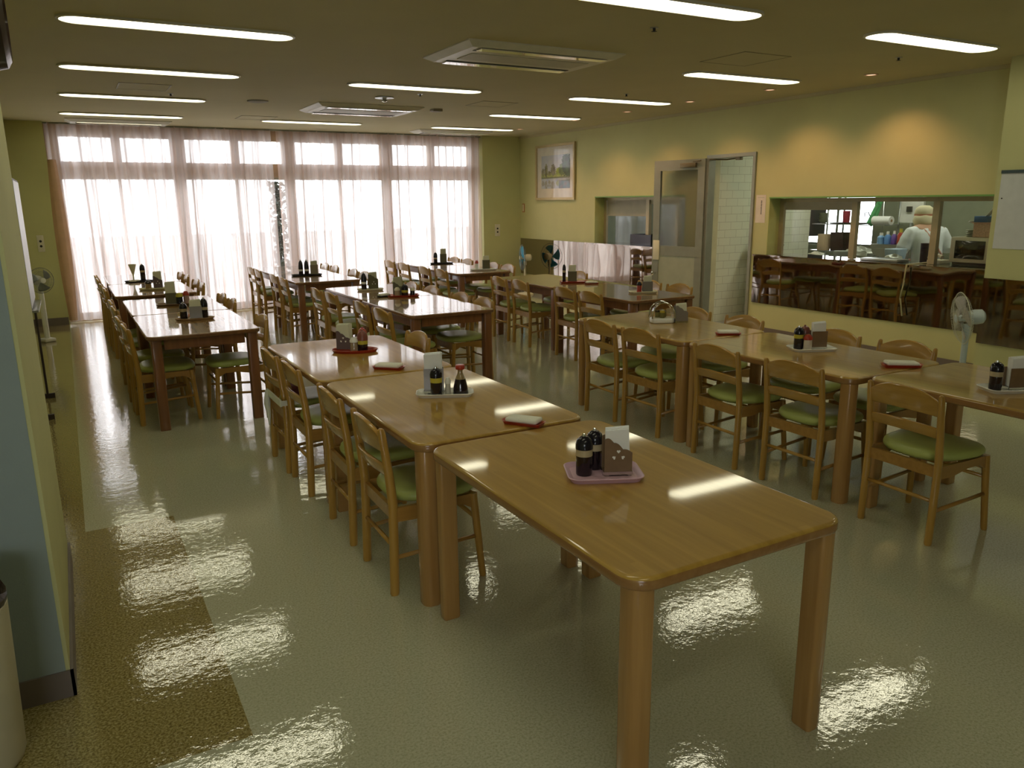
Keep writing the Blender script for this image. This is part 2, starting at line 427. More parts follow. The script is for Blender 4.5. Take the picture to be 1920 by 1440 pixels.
# stainless panels on the serving wall
def panel(name, b, label):
    o = box_obj(name, b, M_steel, smooth=False); tag(o, label, 'steel panel'); return o
panel('steel_wall_panel', (XR-.012, XR-.001, 10.33, 12.38, .32, .945), 'polished stainless steel panel on the wall beside the corner fan, reflecting the curtains')
panel('steel_wall_panel', (XR-.012, XR-.001, 7.72, 10.325, .38, .925), 'polished stainless steel panel below the far hatch, behind the open door')
panel('steel_wall_panel', (XR-.012, XR-.001, 3.9, 6.81, .375, .925), 'long dark-reflecting stainless steel panel below the kitchen hatch')
panel('steel_wall_panel', (6.788, 6.799, 1.0, 3.855, .355, .915), 'stainless steel panel on the right pillar below the pinned paper sheet')
for (a, b, c, d_, lb) in ((8.05, 10.33, 8.055, 10.105, 'stainless steel ledge running along the sill of the far hatch'), (3.9, 6.81, 3.955, 6.625, 'stainless steel ledge along the sill of the kitchen hatch')):
    mb = MB(); mb.box(XR-.035, XR-.001, a, b, .927, .95); mb.box(XR-.001, XR+.42, c, d_, .927, .95)
    tag(mb.build('serving_ledge', M_steel, smooth=False), lb, 'ledge')

# hatch linings, green head edge, sliding windows
def hatch(n, H, posts, boards, fy0):
    ya, yb, z0, z1 = H; z0 = .951
    mb = MB(); mb.box(XR-.004, XR+.2, ya, yb, z1-.012, z1+.004)
    struct(mb.build('trim_%d' % n, M_green, smooth=False))
    mb = MB(); mb.box(XR-.002, XR+.19, yb-.008, yb+.001, z0, z1-.012); mb.box(XR-.002, XR+.19, ya-.001, ya+.008, z0, z1-.012)
    struct(mb.build('trim_%d' % (n+1), M_jamb, smooth=False))
    e = struct(empty('window_%d' % (20+n), (XR+.17, ya, z0)))
    X = 0
    mb = MB(); mb.box(X, X+.035, .01, yb-ya-.01, z1-z0-.055, z1-z0-.013)
    mb.box(X, X+.035, yb-ya-.07, yb-ya-.01, .001, z1-z0-.055)
    for p in posts: mb.box(X-.012, X+.04, p-ya-.033, p-ya+.033, .001, z1-z0-.055, )
    mb.build('sash_frame', flat('beige_aluminium', (.42, .36, .22), .45, .3), e, smooth=False)
    for a, b, zz in boards:
        MB().box(X+.012, X+.022, a-ya, b-ya, zz-z0, z1-z0-.055).build('upper_board', flat('grey_upper_board', (.42, .385, .29), .6), e, smooth=False)
    MB().box(X+.026, X+.029, fy0-ya, yb-ya-.08, .0, z1-z0-.055).build('pane', M_glass, e, smooth=False)
hatch(1, H1, [9.03, 8.4], [(9.06, 10.03, 1.36), (8.43, 9.0, 1.53)], 8.06)
hatch(3, H2, [5.60, 4.69], [(5.63, 6.55, 1.462)], 3.96)

# ------------------------------------------------------------------ door (swung open flat along the wall)
f_ = MB()
f_.box(XR-.02, XR+.09, DR[1]-.03, DR[1]+.012, 0, DR[3]+.012); f_.box(XR-.02, XR+.09, DR[0]-.012, DR[0]+.03, 0, DR[3]+.012)
f_.box(XR-.02, XR+.09, DR[0]+.03, DR[1]-.03, DR[3]-.03, DR[3]+.012)
struct(f_.build('trim_door_frame', M_alu, smooth=False))
struct(MB().box(XR+.091, XR+.199, DR[1]-.006, DR[1]-.001, 0, DR[3]-.001).build('trim_door_reveal', flat('cream_reveal', (.62, .58, .36), .6), smooth=False))
d = struct(empty('door_1', (XR-.03, DR[1]+.01, 0), rz=math.radians(12)))
# leaf runs along +y from the hinge
Wd, Hd = .80, 2.09
mb = MB()
for b in ((-.02, .02, 0, .105, .01, Hd), (-.02, .02, Wd-.105, Wd, .01, Hd), (-.02, .02, .105, Wd-.105, Hd-.13, Hd), (-.02, .02, .105, Wd-.105, .86, .99), (-.02, .02, .105, Wd-.105, .01, .15)): mb.box(*b)
mb.build('door_frame', M_alu, d, smooth=False)
MB().box(-.012, .012, .105, Wd-.105, .15, .86).build('lower_panel', M_doorp, d, smooth=False)
MB().box(-.004, .004, .105, Wd-.105, .99, Hd-.13).build('pane', M_frost, d, smooth=False)
MB().box(-.032, -.02, Wd-.125, Wd-.02, .80, 1.06, bev=.004).build('push_plate', M_cream, d)
MB().lathe([(.0, 0), (.012, 0), (.012, .03), (.026, .04), (.026, .06), (.012, .07)], m=Matrix.Translation((-.02, Wd-.06, .62)) @ Matrix.Rotation(-PI/2, 4, 'Y')).build('door_knob', M_chrome, d)
mb = MB(); mb.box(-.06, -.02, .12, .36, Hd-.10, Hd-.045, bev=.004)
mb.tube([(-.05, .16, Hd-.03), (-.09, 0.02, Hd-.025)], .009)
mb.build('door_closer', flat('bronze_grey_metal', (.20, .16, .09), .4, .6), d)
mb = MB(); mb.tube([(XR-.02, 7.62, 2.075), (XR+.06, 7.40, 2.065), (XR+.06, 7.22, 2.075)], .009); mb.box(XR+.04, XR+.09, 7.17, 7.24, 2.05, 2.085)
mb.build('door_closer_arm', flat('bronze_grey_metal', (.2, .16, .09)), None)
bpy.data.objects['door_closer_arm']['kind'] = 'structure'; bpy.data.objects['door_closer_arm'].name = 'trim_door_closer_arm'

# ------------------------------------------------------------------ curtains
def curtain(name, xa, xb, label, seed):
    rnd = random.Random(seed)
    n = int((xb-xa)/.0125); rows = 24
    ph = [rnd.random()*6.28 for _ in range(6)]
    rs = []
    for j in range(rows+1):
        t = j/rows; z = ZC-.005-(ZC-.03)*t
        amp = .018+.022*t
        ring = []
        for i in range(n+1):
            x = xa+(xb-xa)*i/n
            u = x*1.0+.03*math.sin(x*2.1+ph[0]+t*1.5)
            y = amp*math.sin(u*46+ph[1]+.7*math.sin(u*7+ph[2]))+.4*amp*math.sin(u*97+ph[3]+t*2)+.012*math.sin(u*9+ph[4])
            ring.append(Vector((x+.012*t*math.sin(u*23+ph[5]), YW+.095+y, z)))
        rs.append(ring)
    mb = MB(); mb.rings(rs, closed=False)
    o = mb.build(name, M_sheer); tag(o, label, 'curtain', 'sheer curtains along the window wall')
    return o
curtain('sheer_curtain', -.07, 2.88, 'pinkish sheer curtain hanging over the left half of the window wall', 3)
curtain('sheer_curtain', 2.965, 6.41, 'pinkish sheer curtain hanging over the right half of the window wall', 5)
# gathered curtain edge bunched at the left end
mb = MB()
rs = []
for j in range(13):
    t = j/12; z = 2.2-2.15*t; ww = .045+.03*math.sin(t*PI)
    rs.append([Vector((-.03+ww*math.cos(a)*(1+.25*math.sin(3*a)), YW-.02+.035*math.sin(a)-.01, z)) for a in [2*PI*i/16 for i in range(16)]])
mb.rings(rs)
tag(mb.build('gathered_curtain', flat('peach_curtain_cloth', (.62, .40, .27), .85)), 'peach curtain gathered in a bunch at the left end of the window', 'curtain')
o = box_obj('curtain_rail', (-.08, 6.42, YW+.07, YW+.12, ZC-.02, ZC-.001), M_alu); tag(o, 'grey curtain rail under the ceiling along the window wall', 'curtain rail')

# ------------------------------------------------------------------ ceiling lights
M_tube = mk_emit('lit_diffuser', (1, .95, .68), LAMP)
def stadium(hx, hy, n=10):
    p = []
    for cx, a0 in ((hx-hy, -PI/2), (-hx+hy, PI/2)):
        for i in range(n+1):
            a = a0+PI*i/n; p.append((cx+hy*math.cos(a), hy*math.sin(a)))
    return p
def make_lamp():
    r = empty('ceiling_light', (0, 0, ZC))
    a, b = stadium(.70, .125), stadium(.684, .109)
    mb = MB(); mb.rings([[Vector((x, y, z)) for x, y in q] for q, z in ((a, 0), (a, -.012), (b, -.016), (b, -.004))], False, False)
    mb.build('trim_ring', flat('white_enamel_trim', (.6, .58, .5), .4), r)
    mb = MB(); mb.rings([[Vector((x, y, z)) for x, y in q] for q, z in ((stadium(.683, .108), -.003), (stadium(.683, .108), -.010))])
    mb.build('diffuser', M_tube, r, smooth=False)
    return r
lamp0 = make_lamp(); KIDS[lamp0.name] = list(lamp0.children)
rows_y = [11.16, 9.31, 7.46, 5.61, 3.76, 1.91, .06]  # row behind the camera is added unseen, to light the foreground
lamp_used = False
def put_lamp(x, y, label):
    global lamp_used
    o = copy_tree(lamp0) if lamp_used else lamp0
    lamp_used = True
    o.location = (x, y, ZC); tag(o, label, 'ceiling light', 'recessed ceiling lights')
ordn = ['first', 'second', 'third', 'fourth', 'fifth']
for i, y in enumerate(rows_y):
    if i <= 3: put_lamp(.805, y, 'lit oblong ceiling light, %s from the window in the left row' % ordn[i])
    else: put_lamp(.805, y, 'lit oblong ceiling light of the left row, ' + ('just above the frame', 'overhead of the camera', 'added unseen behind the camera')[i-4])
    if i <= 4: put_lamp(5.63, y, 'lit oblong ceiling light, %s from the window in the right row' % ordn[i])
    else: put_lamp(5.63, y, 'lit oblong ceiling light of the right row, ' + ('overhead to the right of the camera', 'added unseen behind the camera on the right')[i-5])
    if i in (0, 2, 4): put_lamp(3.165, y, 'lit oblong ceiling light, %s from the window in the middle row' % ordn[i//2])

# halogen downlights along the serving wall
def downlight(x, y, label):
    r = empty('downlight', (x, y, ZC), label, 'downlight', 'downlights along the serving wall')
    MB().lathe([(.062, 0), (.062, -.006), (.048, -.008), (.044, -.002)]).build('trim_ring', flat('peach_trim', (.62, .45, .32), .4), r)
    MB().lathe([(.0, -.0015), (.043, -.0015), (.043, -.003), (0, -.003)]).build('bulb', mk_emit('halogen_glow', (1, .62, .40), 2.2) if 'halogen_glow' not in bpy.data.materials else bpy.data.materials['halogen_glow'], r)
    l = bpy.data.lights.new('halogen_spot', 'SPOT'); l.energy = SPOT; l.color = (1, .52, .26); l.spot_size = math.radians(108); l.spot_blend = .8; l.shadow_soft_size = .03
    o = bpy.data.objects.new('halogen_spot', l); C.objects.link(o); o.parent = r; o.location = (0, 0, -.012)
    o.rotation_euler = (0, -math.radians(16), 0)
for i, y in enumerate((11.0, 9.51, 8.35, 7.21, 6.10, 4.98)):
    downlight((6.36, 6.38, 6.4, 6.42, 6.5, 6.58)[i], y, 'small peach-glowing ceiling downlight, %s from the window along the serving wall' % (ordn+['sixth'])[i])

# ceiling air conditioners
M_ac = flat('ivory_ac_panel', (.62, .60, .50), .35)
M_slot = flat('dark_ac_slot', (.03, .03, .025), .6)
def cassette(cx, cy, lx, ly, label, drop=.04):
    r = empty('ceiling_air_conditioner', (cx, cy, ZC), label, 'air conditioner', 'ceiling air conditioners')
    mb = MB()
    a = [(-lx/2, -ly/2), (lx/2, -ly/2), (lx/2, ly/2), (-lx/2, ly/2)]
    b = [(x*(1-.10/lx*1.2), y*(1-.10/ly*1.2)) for x, y in a]
    mb.rings([[Vector((x, y, z)) for x, y in q] for q, z in ((a, 0), (a, -.008), (b, -drop))])
    mb.build('panel', M_ac, r, smooth=False)
    for s in (-1, 1):
        y = s*(ly/2-.14)
        MB().box(-lx/2+.12, lx/2-.12, y-.013-s*.03, y+.013-s*.03, -drop-.003, -drop+.01).build('air_outlet', M_slot, r, smooth=False)
        m = Matrix.Translation((0, y+s*.03, -drop-.006)) @ Matrix.Rotation(-s*.02, 4, 'X')
        MB().box(-lx/2+.13, lx/2-.13, -.045, .045, -.003, .003, m=m).build('louvre', flat('glossy_white_louvre', (.78, .78, .75), .06, .55, coat=1), r, smooth=False)
    MB().box(-lx/2+.16, lx/2-.16, -ly*.16, ly*.16, -drop-.004, -drop+.01).build('intake_grille', flat('ac_grille', (.48, .46, .37), .5), r, smooth=False)
cassette(3.24, 5.53, 1.34, .80, 'large two-way air conditioner cassette in the ceiling nearest the camera')
cassette(3.24, 9.35, 1.26, .84, 'air conditioner cassette in the ceiling between middle-row lights, farther away')
cassette(.81, 12.0, 1.26, .42, 'slim air conditioner at the ceiling above the left part of the curtains')
cassette(5.55, 11.78, 1.26, .42, 'slim air conditioner at the ceiling above the right part of the curtains')
def ceil_hatch(cx, cy, s, label):
    r = empty('ceiling_access_hatch', (cx, cy, ZC), label, 'ceiling hatch', 'access hatches in the ceiling')
    mb = MB(); h = s/2
    for b in ((-h, h, -h, -h+.012), (-h, h, h-.012, h), (-h, -h+.012, -h, h), (h-.012, h, -h, h)): mb.box(b[0], b[1], b[2], b[3], -.004, 0)
    mb.build('hatch_frame', flat('olive_hatch_frame', (.33, .29, .17), .5), r, smooth=False)
    MB().box(-h+.013, h-.013, -h+.013, h-.013, -.0025, 0).build('hatch_panel', M_ceil, r, smooth=False)
ceil_hatch(4.92, 4.90, .5, 'square ceiling access hatch between the near air conditioner and right lights')
ceil_hatch(4.46, 8.36, .45, 'square ceiling access hatch right of the far air conditioner')
ceil_hatch(.82, 8.5, .45, 'square ceiling access hatch in the left light row')
ceil_hatch(2.35, 10.9, .45, 'square ceiling access hatch near the curtains')
o = MB().lathe([(.0, 0), (.11, 0), (.11, -.008), (.09, -.014), (0, -.014)], (2.0, 9.13, ZC), 24).build('ceiling_speaker', flat('grey_speaker_mesh', (.27, .25, .2), .7)); tag(o, 'round grey speaker grille set in the ceiling', 'speaker')
r = empty('smoke_detector', (3.13, 8.28, ZC), 'round chrome-rimmed detector hanging under the ceiling', 'detector')
MB().lathe([(0, 0), (.10, 0), (.10, -.012), (.04, -.02), (0, -.02)]).build('base', M_satin, r)
MB().lathe([(0, -.02), (.02, -.02), (.03, -.045), (0, -.055)]).build('sensor_head', M_chrome, r)
o = MB().box(4.03, 4.15, 9.03, 9.15, ZC-.03, ZC, bev=.006).build('ceiling_sensor_box', flat('brownish_grey_box', (.25, .21, .15), .6)); tag(o, 'small square brownish box on the ceiling right of the far air conditioner', 'sensor')
for i, (x, y, lb) in enumerate(((3.5, 4.3, 'before the near air conditioner'), (6.0, 4.3, 'beside the near right-row light'), (5.35, 7.0, 'between right-row lights, farther back'), (1.1, 8.9, 'beside the left light row'), (3.38, 7.9, 'just right of the chrome detector'))):
    r = empty('sprinkler_head', (x, y, ZC), 'small dark sprinkler head in the ceiling ' + lb, 'sprinkler')
    MB().lathe([(0, 0), (.028, 0), (.028, -.004), (0, -.004)]).build('escutcheon', M_satin, r)
    MB().lathe([(0, -.004), (.009, -.004), (.009, -.022), (.02, -.024), (0, -.027)]).build('deflector', M_dark, r)

# ------------------------------------------------------------------ tables
TW = .785
def edged(o, m):
    o.data.materials.append(m)
    for p in o.data.polygons:
        if p.normal.z < .55: p.material_index = 1
    return o
def round_table(x, y, label, L=1.262, group=None):
    r = empty('dining_table', (x+TW/2, y+L/2, 0), label, 'table', group or 'rows of wooden dining tables')
    key = 'A%.3f' % L
    if key in TB:
        for ch in TB[key]: c = ch.copy(); C.objects.link(c); c.parent = r
        return r
    mb = MB(); slab(mb, 0, 0, TW/2, L/2, .075, HT-.040, HT, .013, 6, 4); top = edged(mb.build('tabletop', M_top, r, ang=60), M_edge)
    ks = [top]
    for sx in (-1, 1):
        for sy in (-1, 1):
            mb = MB(); cx, cy = sx*(TW/2-.050), sy*(L/2-.050)
            pts = []
            # D-section leg: big radius on the outer corner
            for (qx, qy, rad) in ((1, 1, .033), (-1, 1, .012), (-1, -1, .008), (1, -1, .012)):
                for i in range(6):
                    a0 = {(1, 1): 0, (-1, 1): PI/2, (-1, -1): PI, (1, -1): 1.5*PI}[(qx, qy)]
                    a = a0+PI/2*i/5; pts.append((sx*(qx*(.034-rad)+rad*math.cos(a)), sy*(qy*(.034-rad)+rad*math.sin(a))))
            rs = []
            for z, s_ in ((0, .93), (.006, 1), (HT-.037, 1)):
                rs.append([Vector((cx+px*s_, cy+py*s_, z)) for px, py in pts])
            mb.rings(rs); ks.append(mb.build('leg', M_leg, r, ang=50))
    TB[key] = ks
    return r
def apron_table(x, y, label, L=1.262):
    r = empty('dining_table', (x+TW/2, y+L/2, 0), label, 'table', 'rows of wooden dining tables')
    key = 'B%.3f' % L
    if key in TB:
        for ch in TB[key]: c = ch.copy(); C.objects.link(c); c.parent = r
        return r
    mb = MB(); slab(mb, 0, 0, TW/2, L/2, .06, HT-.030, HT, .009, 6, 3); ks = [edged(mb.build('tabletop', M_topdark, r, ang=60), M_edgedark)]
    mb = MB(); hx, hy = TW/2-.045, L/2-.045
    for b in ((-hx+.07, hx-.07, -hy, -hy+.022), (-hx+.07, hx-.07, hy-.022, hy), (-hx, -hx+.022, -hy+.07, hy-.07), (hx-.022, hx, -hy+.07, hy-.07)):
        mb.box(b[0], b[1], b[2], b[3], HT-.105, HT-.030)
    ks.append(mb.build('apron', M_legdark, r, smooth=False))
    for sx in (-1, 1):
        for sy in (-1, 1):
            mb = MB(); cx, cy = sx*(TW/2-.062), sy*(L/2-.062)
            slab(mb, cx, cy, .036, .036, .012, 0, HT-.030, .003, 3, 2)
            ks.append(mb.build('leg', M_legdark, r, ang=50))
    TB[key] = ks
    return r
TB = {}
round_table(1.097, 1.363, 'honey wood table nearest the camera, with pink tray and scalloped napkin holder')
round_table(1.073, 2.655, 'honey wood table second from the camera, carrying the red-capped soy bottle')
round_table(1.060, 3.935, 'honey wood table with red oval tray, behind the two nearest centre tables')
round_table(3.500, 1.262, 'honey wood table cut by the right edge of the frame')
round_table(3.412, 2.535, 'middle honey wood table of the right foreground row')
round_table(3.412, 3.810, 'honey wood table carrying the clear domed caddy')
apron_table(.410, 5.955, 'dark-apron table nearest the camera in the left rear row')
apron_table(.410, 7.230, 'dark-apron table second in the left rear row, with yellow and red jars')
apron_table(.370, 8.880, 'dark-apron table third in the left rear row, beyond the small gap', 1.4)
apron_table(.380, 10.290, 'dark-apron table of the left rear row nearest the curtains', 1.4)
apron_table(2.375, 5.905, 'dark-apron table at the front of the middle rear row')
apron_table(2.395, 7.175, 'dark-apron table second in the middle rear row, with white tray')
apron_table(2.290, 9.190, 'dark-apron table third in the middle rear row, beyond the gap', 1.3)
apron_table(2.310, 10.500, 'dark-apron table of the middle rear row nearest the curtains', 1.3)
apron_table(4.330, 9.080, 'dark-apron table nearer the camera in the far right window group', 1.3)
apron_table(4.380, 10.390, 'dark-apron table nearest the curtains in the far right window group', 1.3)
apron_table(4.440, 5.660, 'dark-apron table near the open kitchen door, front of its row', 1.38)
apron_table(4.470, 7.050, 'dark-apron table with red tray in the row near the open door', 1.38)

# ------------------------------------------------------------------ chairs
def make_chair():
    r = empty('dining_chair', (0, 0, 0))
    def post(s):
        mb = MB(); y = .185*s; rs = []
        for z, x, k in ((0, -.004, .85), (.01, -.004, .98), (.2, .002, 1.0), (.40, .006, 1.0), (.52, -.004, .95), (.62, -.016, .88), (.70, -.026, .80), (.722, -.029, .66), (.728, -.030, .3)):
            rs.append([Vector((x+.0205*k*math.cos(a), y+.017*k*math.sin(a), z)) for a in [2*PI*i/14 for i in range(14)]])
        mb.rings(rs); return mb.build('leg', M_chairw, r)
    def front(s):
        mb = MB(); rs = []
        for z, k in ((0, .78), (.008, .9), (.2, .98), (.385, 1.05)):
            t = z/.385; x = .395-.03*t; y = s*(.205-.018*t)
            rs.append([Vector((x+.017*k*math.cos(a), y+.017*k*math.sin(a), z)) for a in [2*PI*i/12 for i in range(12)]])
        mb.rings(rs); return mb.build('leg', M_chairw, r)
    for s in (-1, 1): post(s)
    for s in (-1, 1): front(s)
    def rail(name, zlo, zhi, arch_hi, arch_lo, x0, bow, th):
        mb = MB(); rs = []; n = 16
        for i in range(n+1):
            u = -1+2*i/n; y = u*.182; x = x0-bow*(1-u*u); c = (1-abs(u)**2.4)
            lo = zlo+arch_lo*c; hi = zhi+arch_hi*c
            xl, xh = x+.006, x-.006
            e = .004
            rs.append([Vector(p) for p in ((xl-th, y, lo+e), (xl-th+e, y, lo), (xl+th-e, y, lo), (xl+th, y, lo+e), (xh+th, y, hi-e), (xh+th-e, y, hi), (xh-th+e, y, hi), (xh-th, y, hi-e))])
        mb.rings(rs); return mb.build(name, M_chairy, r, ang=50)
    rail('top_rail', .622, .690, .055, .012, -.018, .032, .010)
    rail('back_slat', .515, .566, .016, .014, -.004, .030, .009)
    # seat cushion, domed with a saddle shape
    mb = MB(); rs = []
    def outline(k, z, dz):
        ring = []
        for i in range(36):
            a = 2*PI*i/36; ca, sa = math.cos(a), math.sin(a)
            n_ = 2.9
            x = math.copysign(abs(ca)**(2/n_), ca); y = math.copysign(abs(sa)**(2/n_), sa)
            hw = .205+.018*x
            ring.append(Vector((.218+.198*x*k, hw*y*k, z+dz*(y*y*.6)*k)))
        return ring
    for k, z in ((.86, .383), (.95, .386), (.995, .397), (1.0, .408), (.975, .420), (.92, .428), (.80, .434), (.55, .437), (.25, .436)):
        rs.append(outline(k, z, .010))
    mb.rings(rs); mb.build('seat', M_seat, r, ang=70)
    # frame under the seat, sides deeper in front
    mb = MB()
    for s in (-1, 1):
        pr = [(.008, .325), (.10, .322), (.22, .345), (.31, .345), (.37, .312), (.37, .384), (.008, .384)]
        a = [Vector((x, s*.178, z)) for x, z in pr]; b = [Vector((x, s*.196, z)) for x, z in pr]
        mb.rings([a, b])
    mb.box(.352, .372, -.178, .178, .318, .384); mb.box(.0, .018, -.178, .178, .33, .384)
    mb.build('seat_frame', M_chairx, r, smooth=False)
    for pts, m in (((( .002, -.175, .215), (.002, .175, .215)), M_chairy), (((.37, -.19, .275), (.37, .19, .275)), M_chairy),
                   (((.01, -.185, .165), (.38, -.196, .19)), M_chairx), (((.01, .185, .165), (.38, .196, .19)), M_chairx)):
        MB().tube([pts[0], pts[1]], .0095, 8).build('stretcher', m, r)
    return r
chair0 = make_chair(); KIDS[chair0.name] = list(chair0.children)
_first = [True]
def chair(x, y, rz, label, group, jit=True):
    o = chair0 if _first[0] else copy_tree(chair0)
    _first[0] = False
    if jit: x += random.uniform(-.012, .012); rz += random.uniform(-.035, .035)
    o.location = (x, y, 0); o.rotation_euler = (0, 0, rz)
    tag(o, label, 'chair', group); return o
O = ['first', 'second', 'third', 'fourth', 'fifth', 'sixth', 'seventh', 'eighth']
def row(ys, x, rz, side, where, group):
    for i, y in enumerate(ys):
        chair(x, y, rz, 'green-seated chair, %s from the camera on the %s side of %s' % (O[i], side, where), group)
row([3.03, 3.59, 4.33, 4.79], 1.035, 0, 'left', 'the centre tables', 'chairs along the centre tables')
chair(1.985, 4.87, PI, 'green-seated chair alone on the right side of the centre tables', 'chairs along the centre tables')
row([2.20, 2.865, 3.445, 4.19, 4.665], 3.385, 0, 'left', 'right foreground tables', 'chairs along the right foreground tables')
row([2.90, 3.41, 4.21, 4.765], 4.345, PI, 'wall', 'right foreground tables', 'chairs along the right foreground tables')
row([6.22, 6.69, 7.60, 8.07], 4.40, 0, 'left', 'open-door tables', 'chairs at the tables near the door')
row([6.22, 6.69, 8.07], 5.46, PI, 'wall', 'open-door tables', 'chairs at the tables near the door')
row([6.40, 6.88, 7.62, 8.15, 9.40, 9.92, 10.70, 11.22], .335, 0, 'left', 'left rear row', 'chairs along the left rear tables')
row([6.34, 7.62, 8.12, 9.42, 9.88, 10.65, 11.11], 1.245, PI, 'right', 'left rear row', 'chairs along the left rear tables')
row([6.20, 6.74, 7.62, 8.09, 9.55, 10.02, 10.94, 11.42], 2.255, 0, 'left', 'middle rear row', 'chairs along the middle rear tables')
row([6.34, 6.84, 7.56, 8.07, 9.66, 10.14, 10.91, 11.39], 3.245, PI, 'right', 'middle rear row', 'chairs along the middle rear tables')
row([9.46, 9.99, 10.76, 11.36], 4.275, 0, 'left', 'far window group', 'chairs at the far right window group')
row([9.58, 10.03, 10.89, 11.36], 5.30, PI, 'right', 'far window group', 'chairs at the far right window group')

# cushion bundle tied with white straps to the last chair of the centre row
t = empty('tied_seat_bag', (1.10, 4.73, .45), 'dark red patterned bag tied by white straps to a centre-row chair back', 'bag')
mb = MB(); slab(mb, 0, 0, .05, .13, .04, .0, .09, .03, 4, 3); mb.build('bag_body', flat('maroon_patterned_cloth', (.13, .03, .03), .8, vary=.6, vs=45), t)
t.location = (1.10, 4.76, .436)
mb = MB(); mb.box(-.115, -.105, -.21, .15, -.005, .035); mb.box(-.112, .0, -.215, -.205, .0, .03); mb.build('strap', flat('white_cotton_tape', (.72, .72, .62), .8), t, smooth=False)
mb = MB(); mb.tube([(-.115, .13, .03), (-.12, .125, -.04), (-.118, .115, -.13), (-.12, .11, -.19)], [.012, .02, .012, .006]); mb.tube([(-.115, .13, .0), (-.125, .15, -.06), (-.125, .135, -.15)], [.01, .012, .005])
mb.build('knotted_tail', flat('white_cotton_tape', (.72, .72, .62)), t)

# ------------------------------------------------------------------ table-top things (built around a table point, facing the camera)
def frame_at(x, y, z, rz): return (x, y, z), rz
def off(x, y, rz, dx, dy): return (x+dx*math.cos(rz)-dy*math.sin(rz), y+dx*math.sin(rz)+dy*math.cos(rz))
def tray(x, y, z, rz, label, mat, hx=.085, hy=.055, oval=False):
    mb = MB(); rs = []
    for o, zz in ((.012, 0), (.004, .0), (.0, .006), (-.006, .013), (-.003, .0145), (.003, .009), (.010, .0035)):
        if oval: pts = [((hx-o)*math.cos(2*PI*i/28), (hy-o)*math.sin(2*PI*i/28)) for i in range(28)]
        else: pts = rr_pts(hx-o, hy-o, max(.024-o, .004), 5)
        rs.append([Vector((px, py, zz)) for px, py in pts])
    mb.rings(rs); o = mb.build('condiment_tray', mat); o.location = (x, y, z); o.rotation_euler = (0, 0, rz)
    tag(o, label, 'tray'); return o
def dispenser(x, y, z, label, cap=None, band=None, liquid=.052, rad=.0215, hgt=.105, capname='cap'):
    r = empty('soy_sauce_dispenser', (x, y, z), label, 'bottle')
    cap = cap or M_black
    MB().lathe([(0, 0), (rad*.93, 0), (rad, .004), (rad, liquid), (0, liquid)]).build('sauce', M_soy, r)
    MB().lathe([(rad*1.01, liquid), (rad*1.01, liquid+.018), (rad*.9, liquid+.019), (0, liquid+.019)]).build('clear_band', band or flat('cloudy_clear_plastic', (.48, .40, .25), .2), r)
    z0 = liquid+.018; h = hgt-z0
    MB().lathe([(0, z0), (rad*1.05, z0), (rad*1.05, z0+h*.35), (rad*.88, z0+h*.7), (rad*.45, z0+h*.93), (0, z0+h*.95)]).build(capname, cap, r)
    MB().lathe([(0, hgt-.004), (rad*.25, hgt-.004), (rad*.2, hgt+.004), (0, hgt+.005)], (0, rad*.1, 0)).build('spout', M_chrome if cap is M_black else cap, r)
    return r
def teardrop_bottle(x, y, z, label):
    r = empty('soy_sauce_bottle', (x, y, z), label, 'bottle')
    MB().lathe([(0, 0), (.0275, 0), (.029, .004), (.026, .03), (.019, .058), (0, .058)]).build('sauce', M_soy, r)
    MB().lathe([(0, .058), (.019, .058), (.012, .074), (.0095, .082), (.0095, .096), (0, .096)]).build('glass_neck', flat('amber_tinted_glass', (.30, .22, .10), .08, coat=1), r)
    MB().lathe([(0, .094), (.0155, .094), (.0175, .098), (.0175, .107), (.015, .110), (0, .111)]).build('cap', M_red, r)
def shaker(x, y, z, label, capm, body=None, rad=.016, h=.07):
    r = empty('condiment_jar', (x, y, z), label, 'jar')
    MB().lathe([(0, 0), (rad, 0), (rad*1.02, .003), (rad*.97, h*.62), (rad*.9, h*.68), (0, h*.68)]).build('jar_body', body or flat('frosted_white_jar', (.60, .56, .46), .25), r)
    MB().lathe([(0, h*.66), (rad*1.08, h*.66), (rad*1.08, h*.80), (rad*.6, h*.97), (0, h)]).build('lid', capm, r)
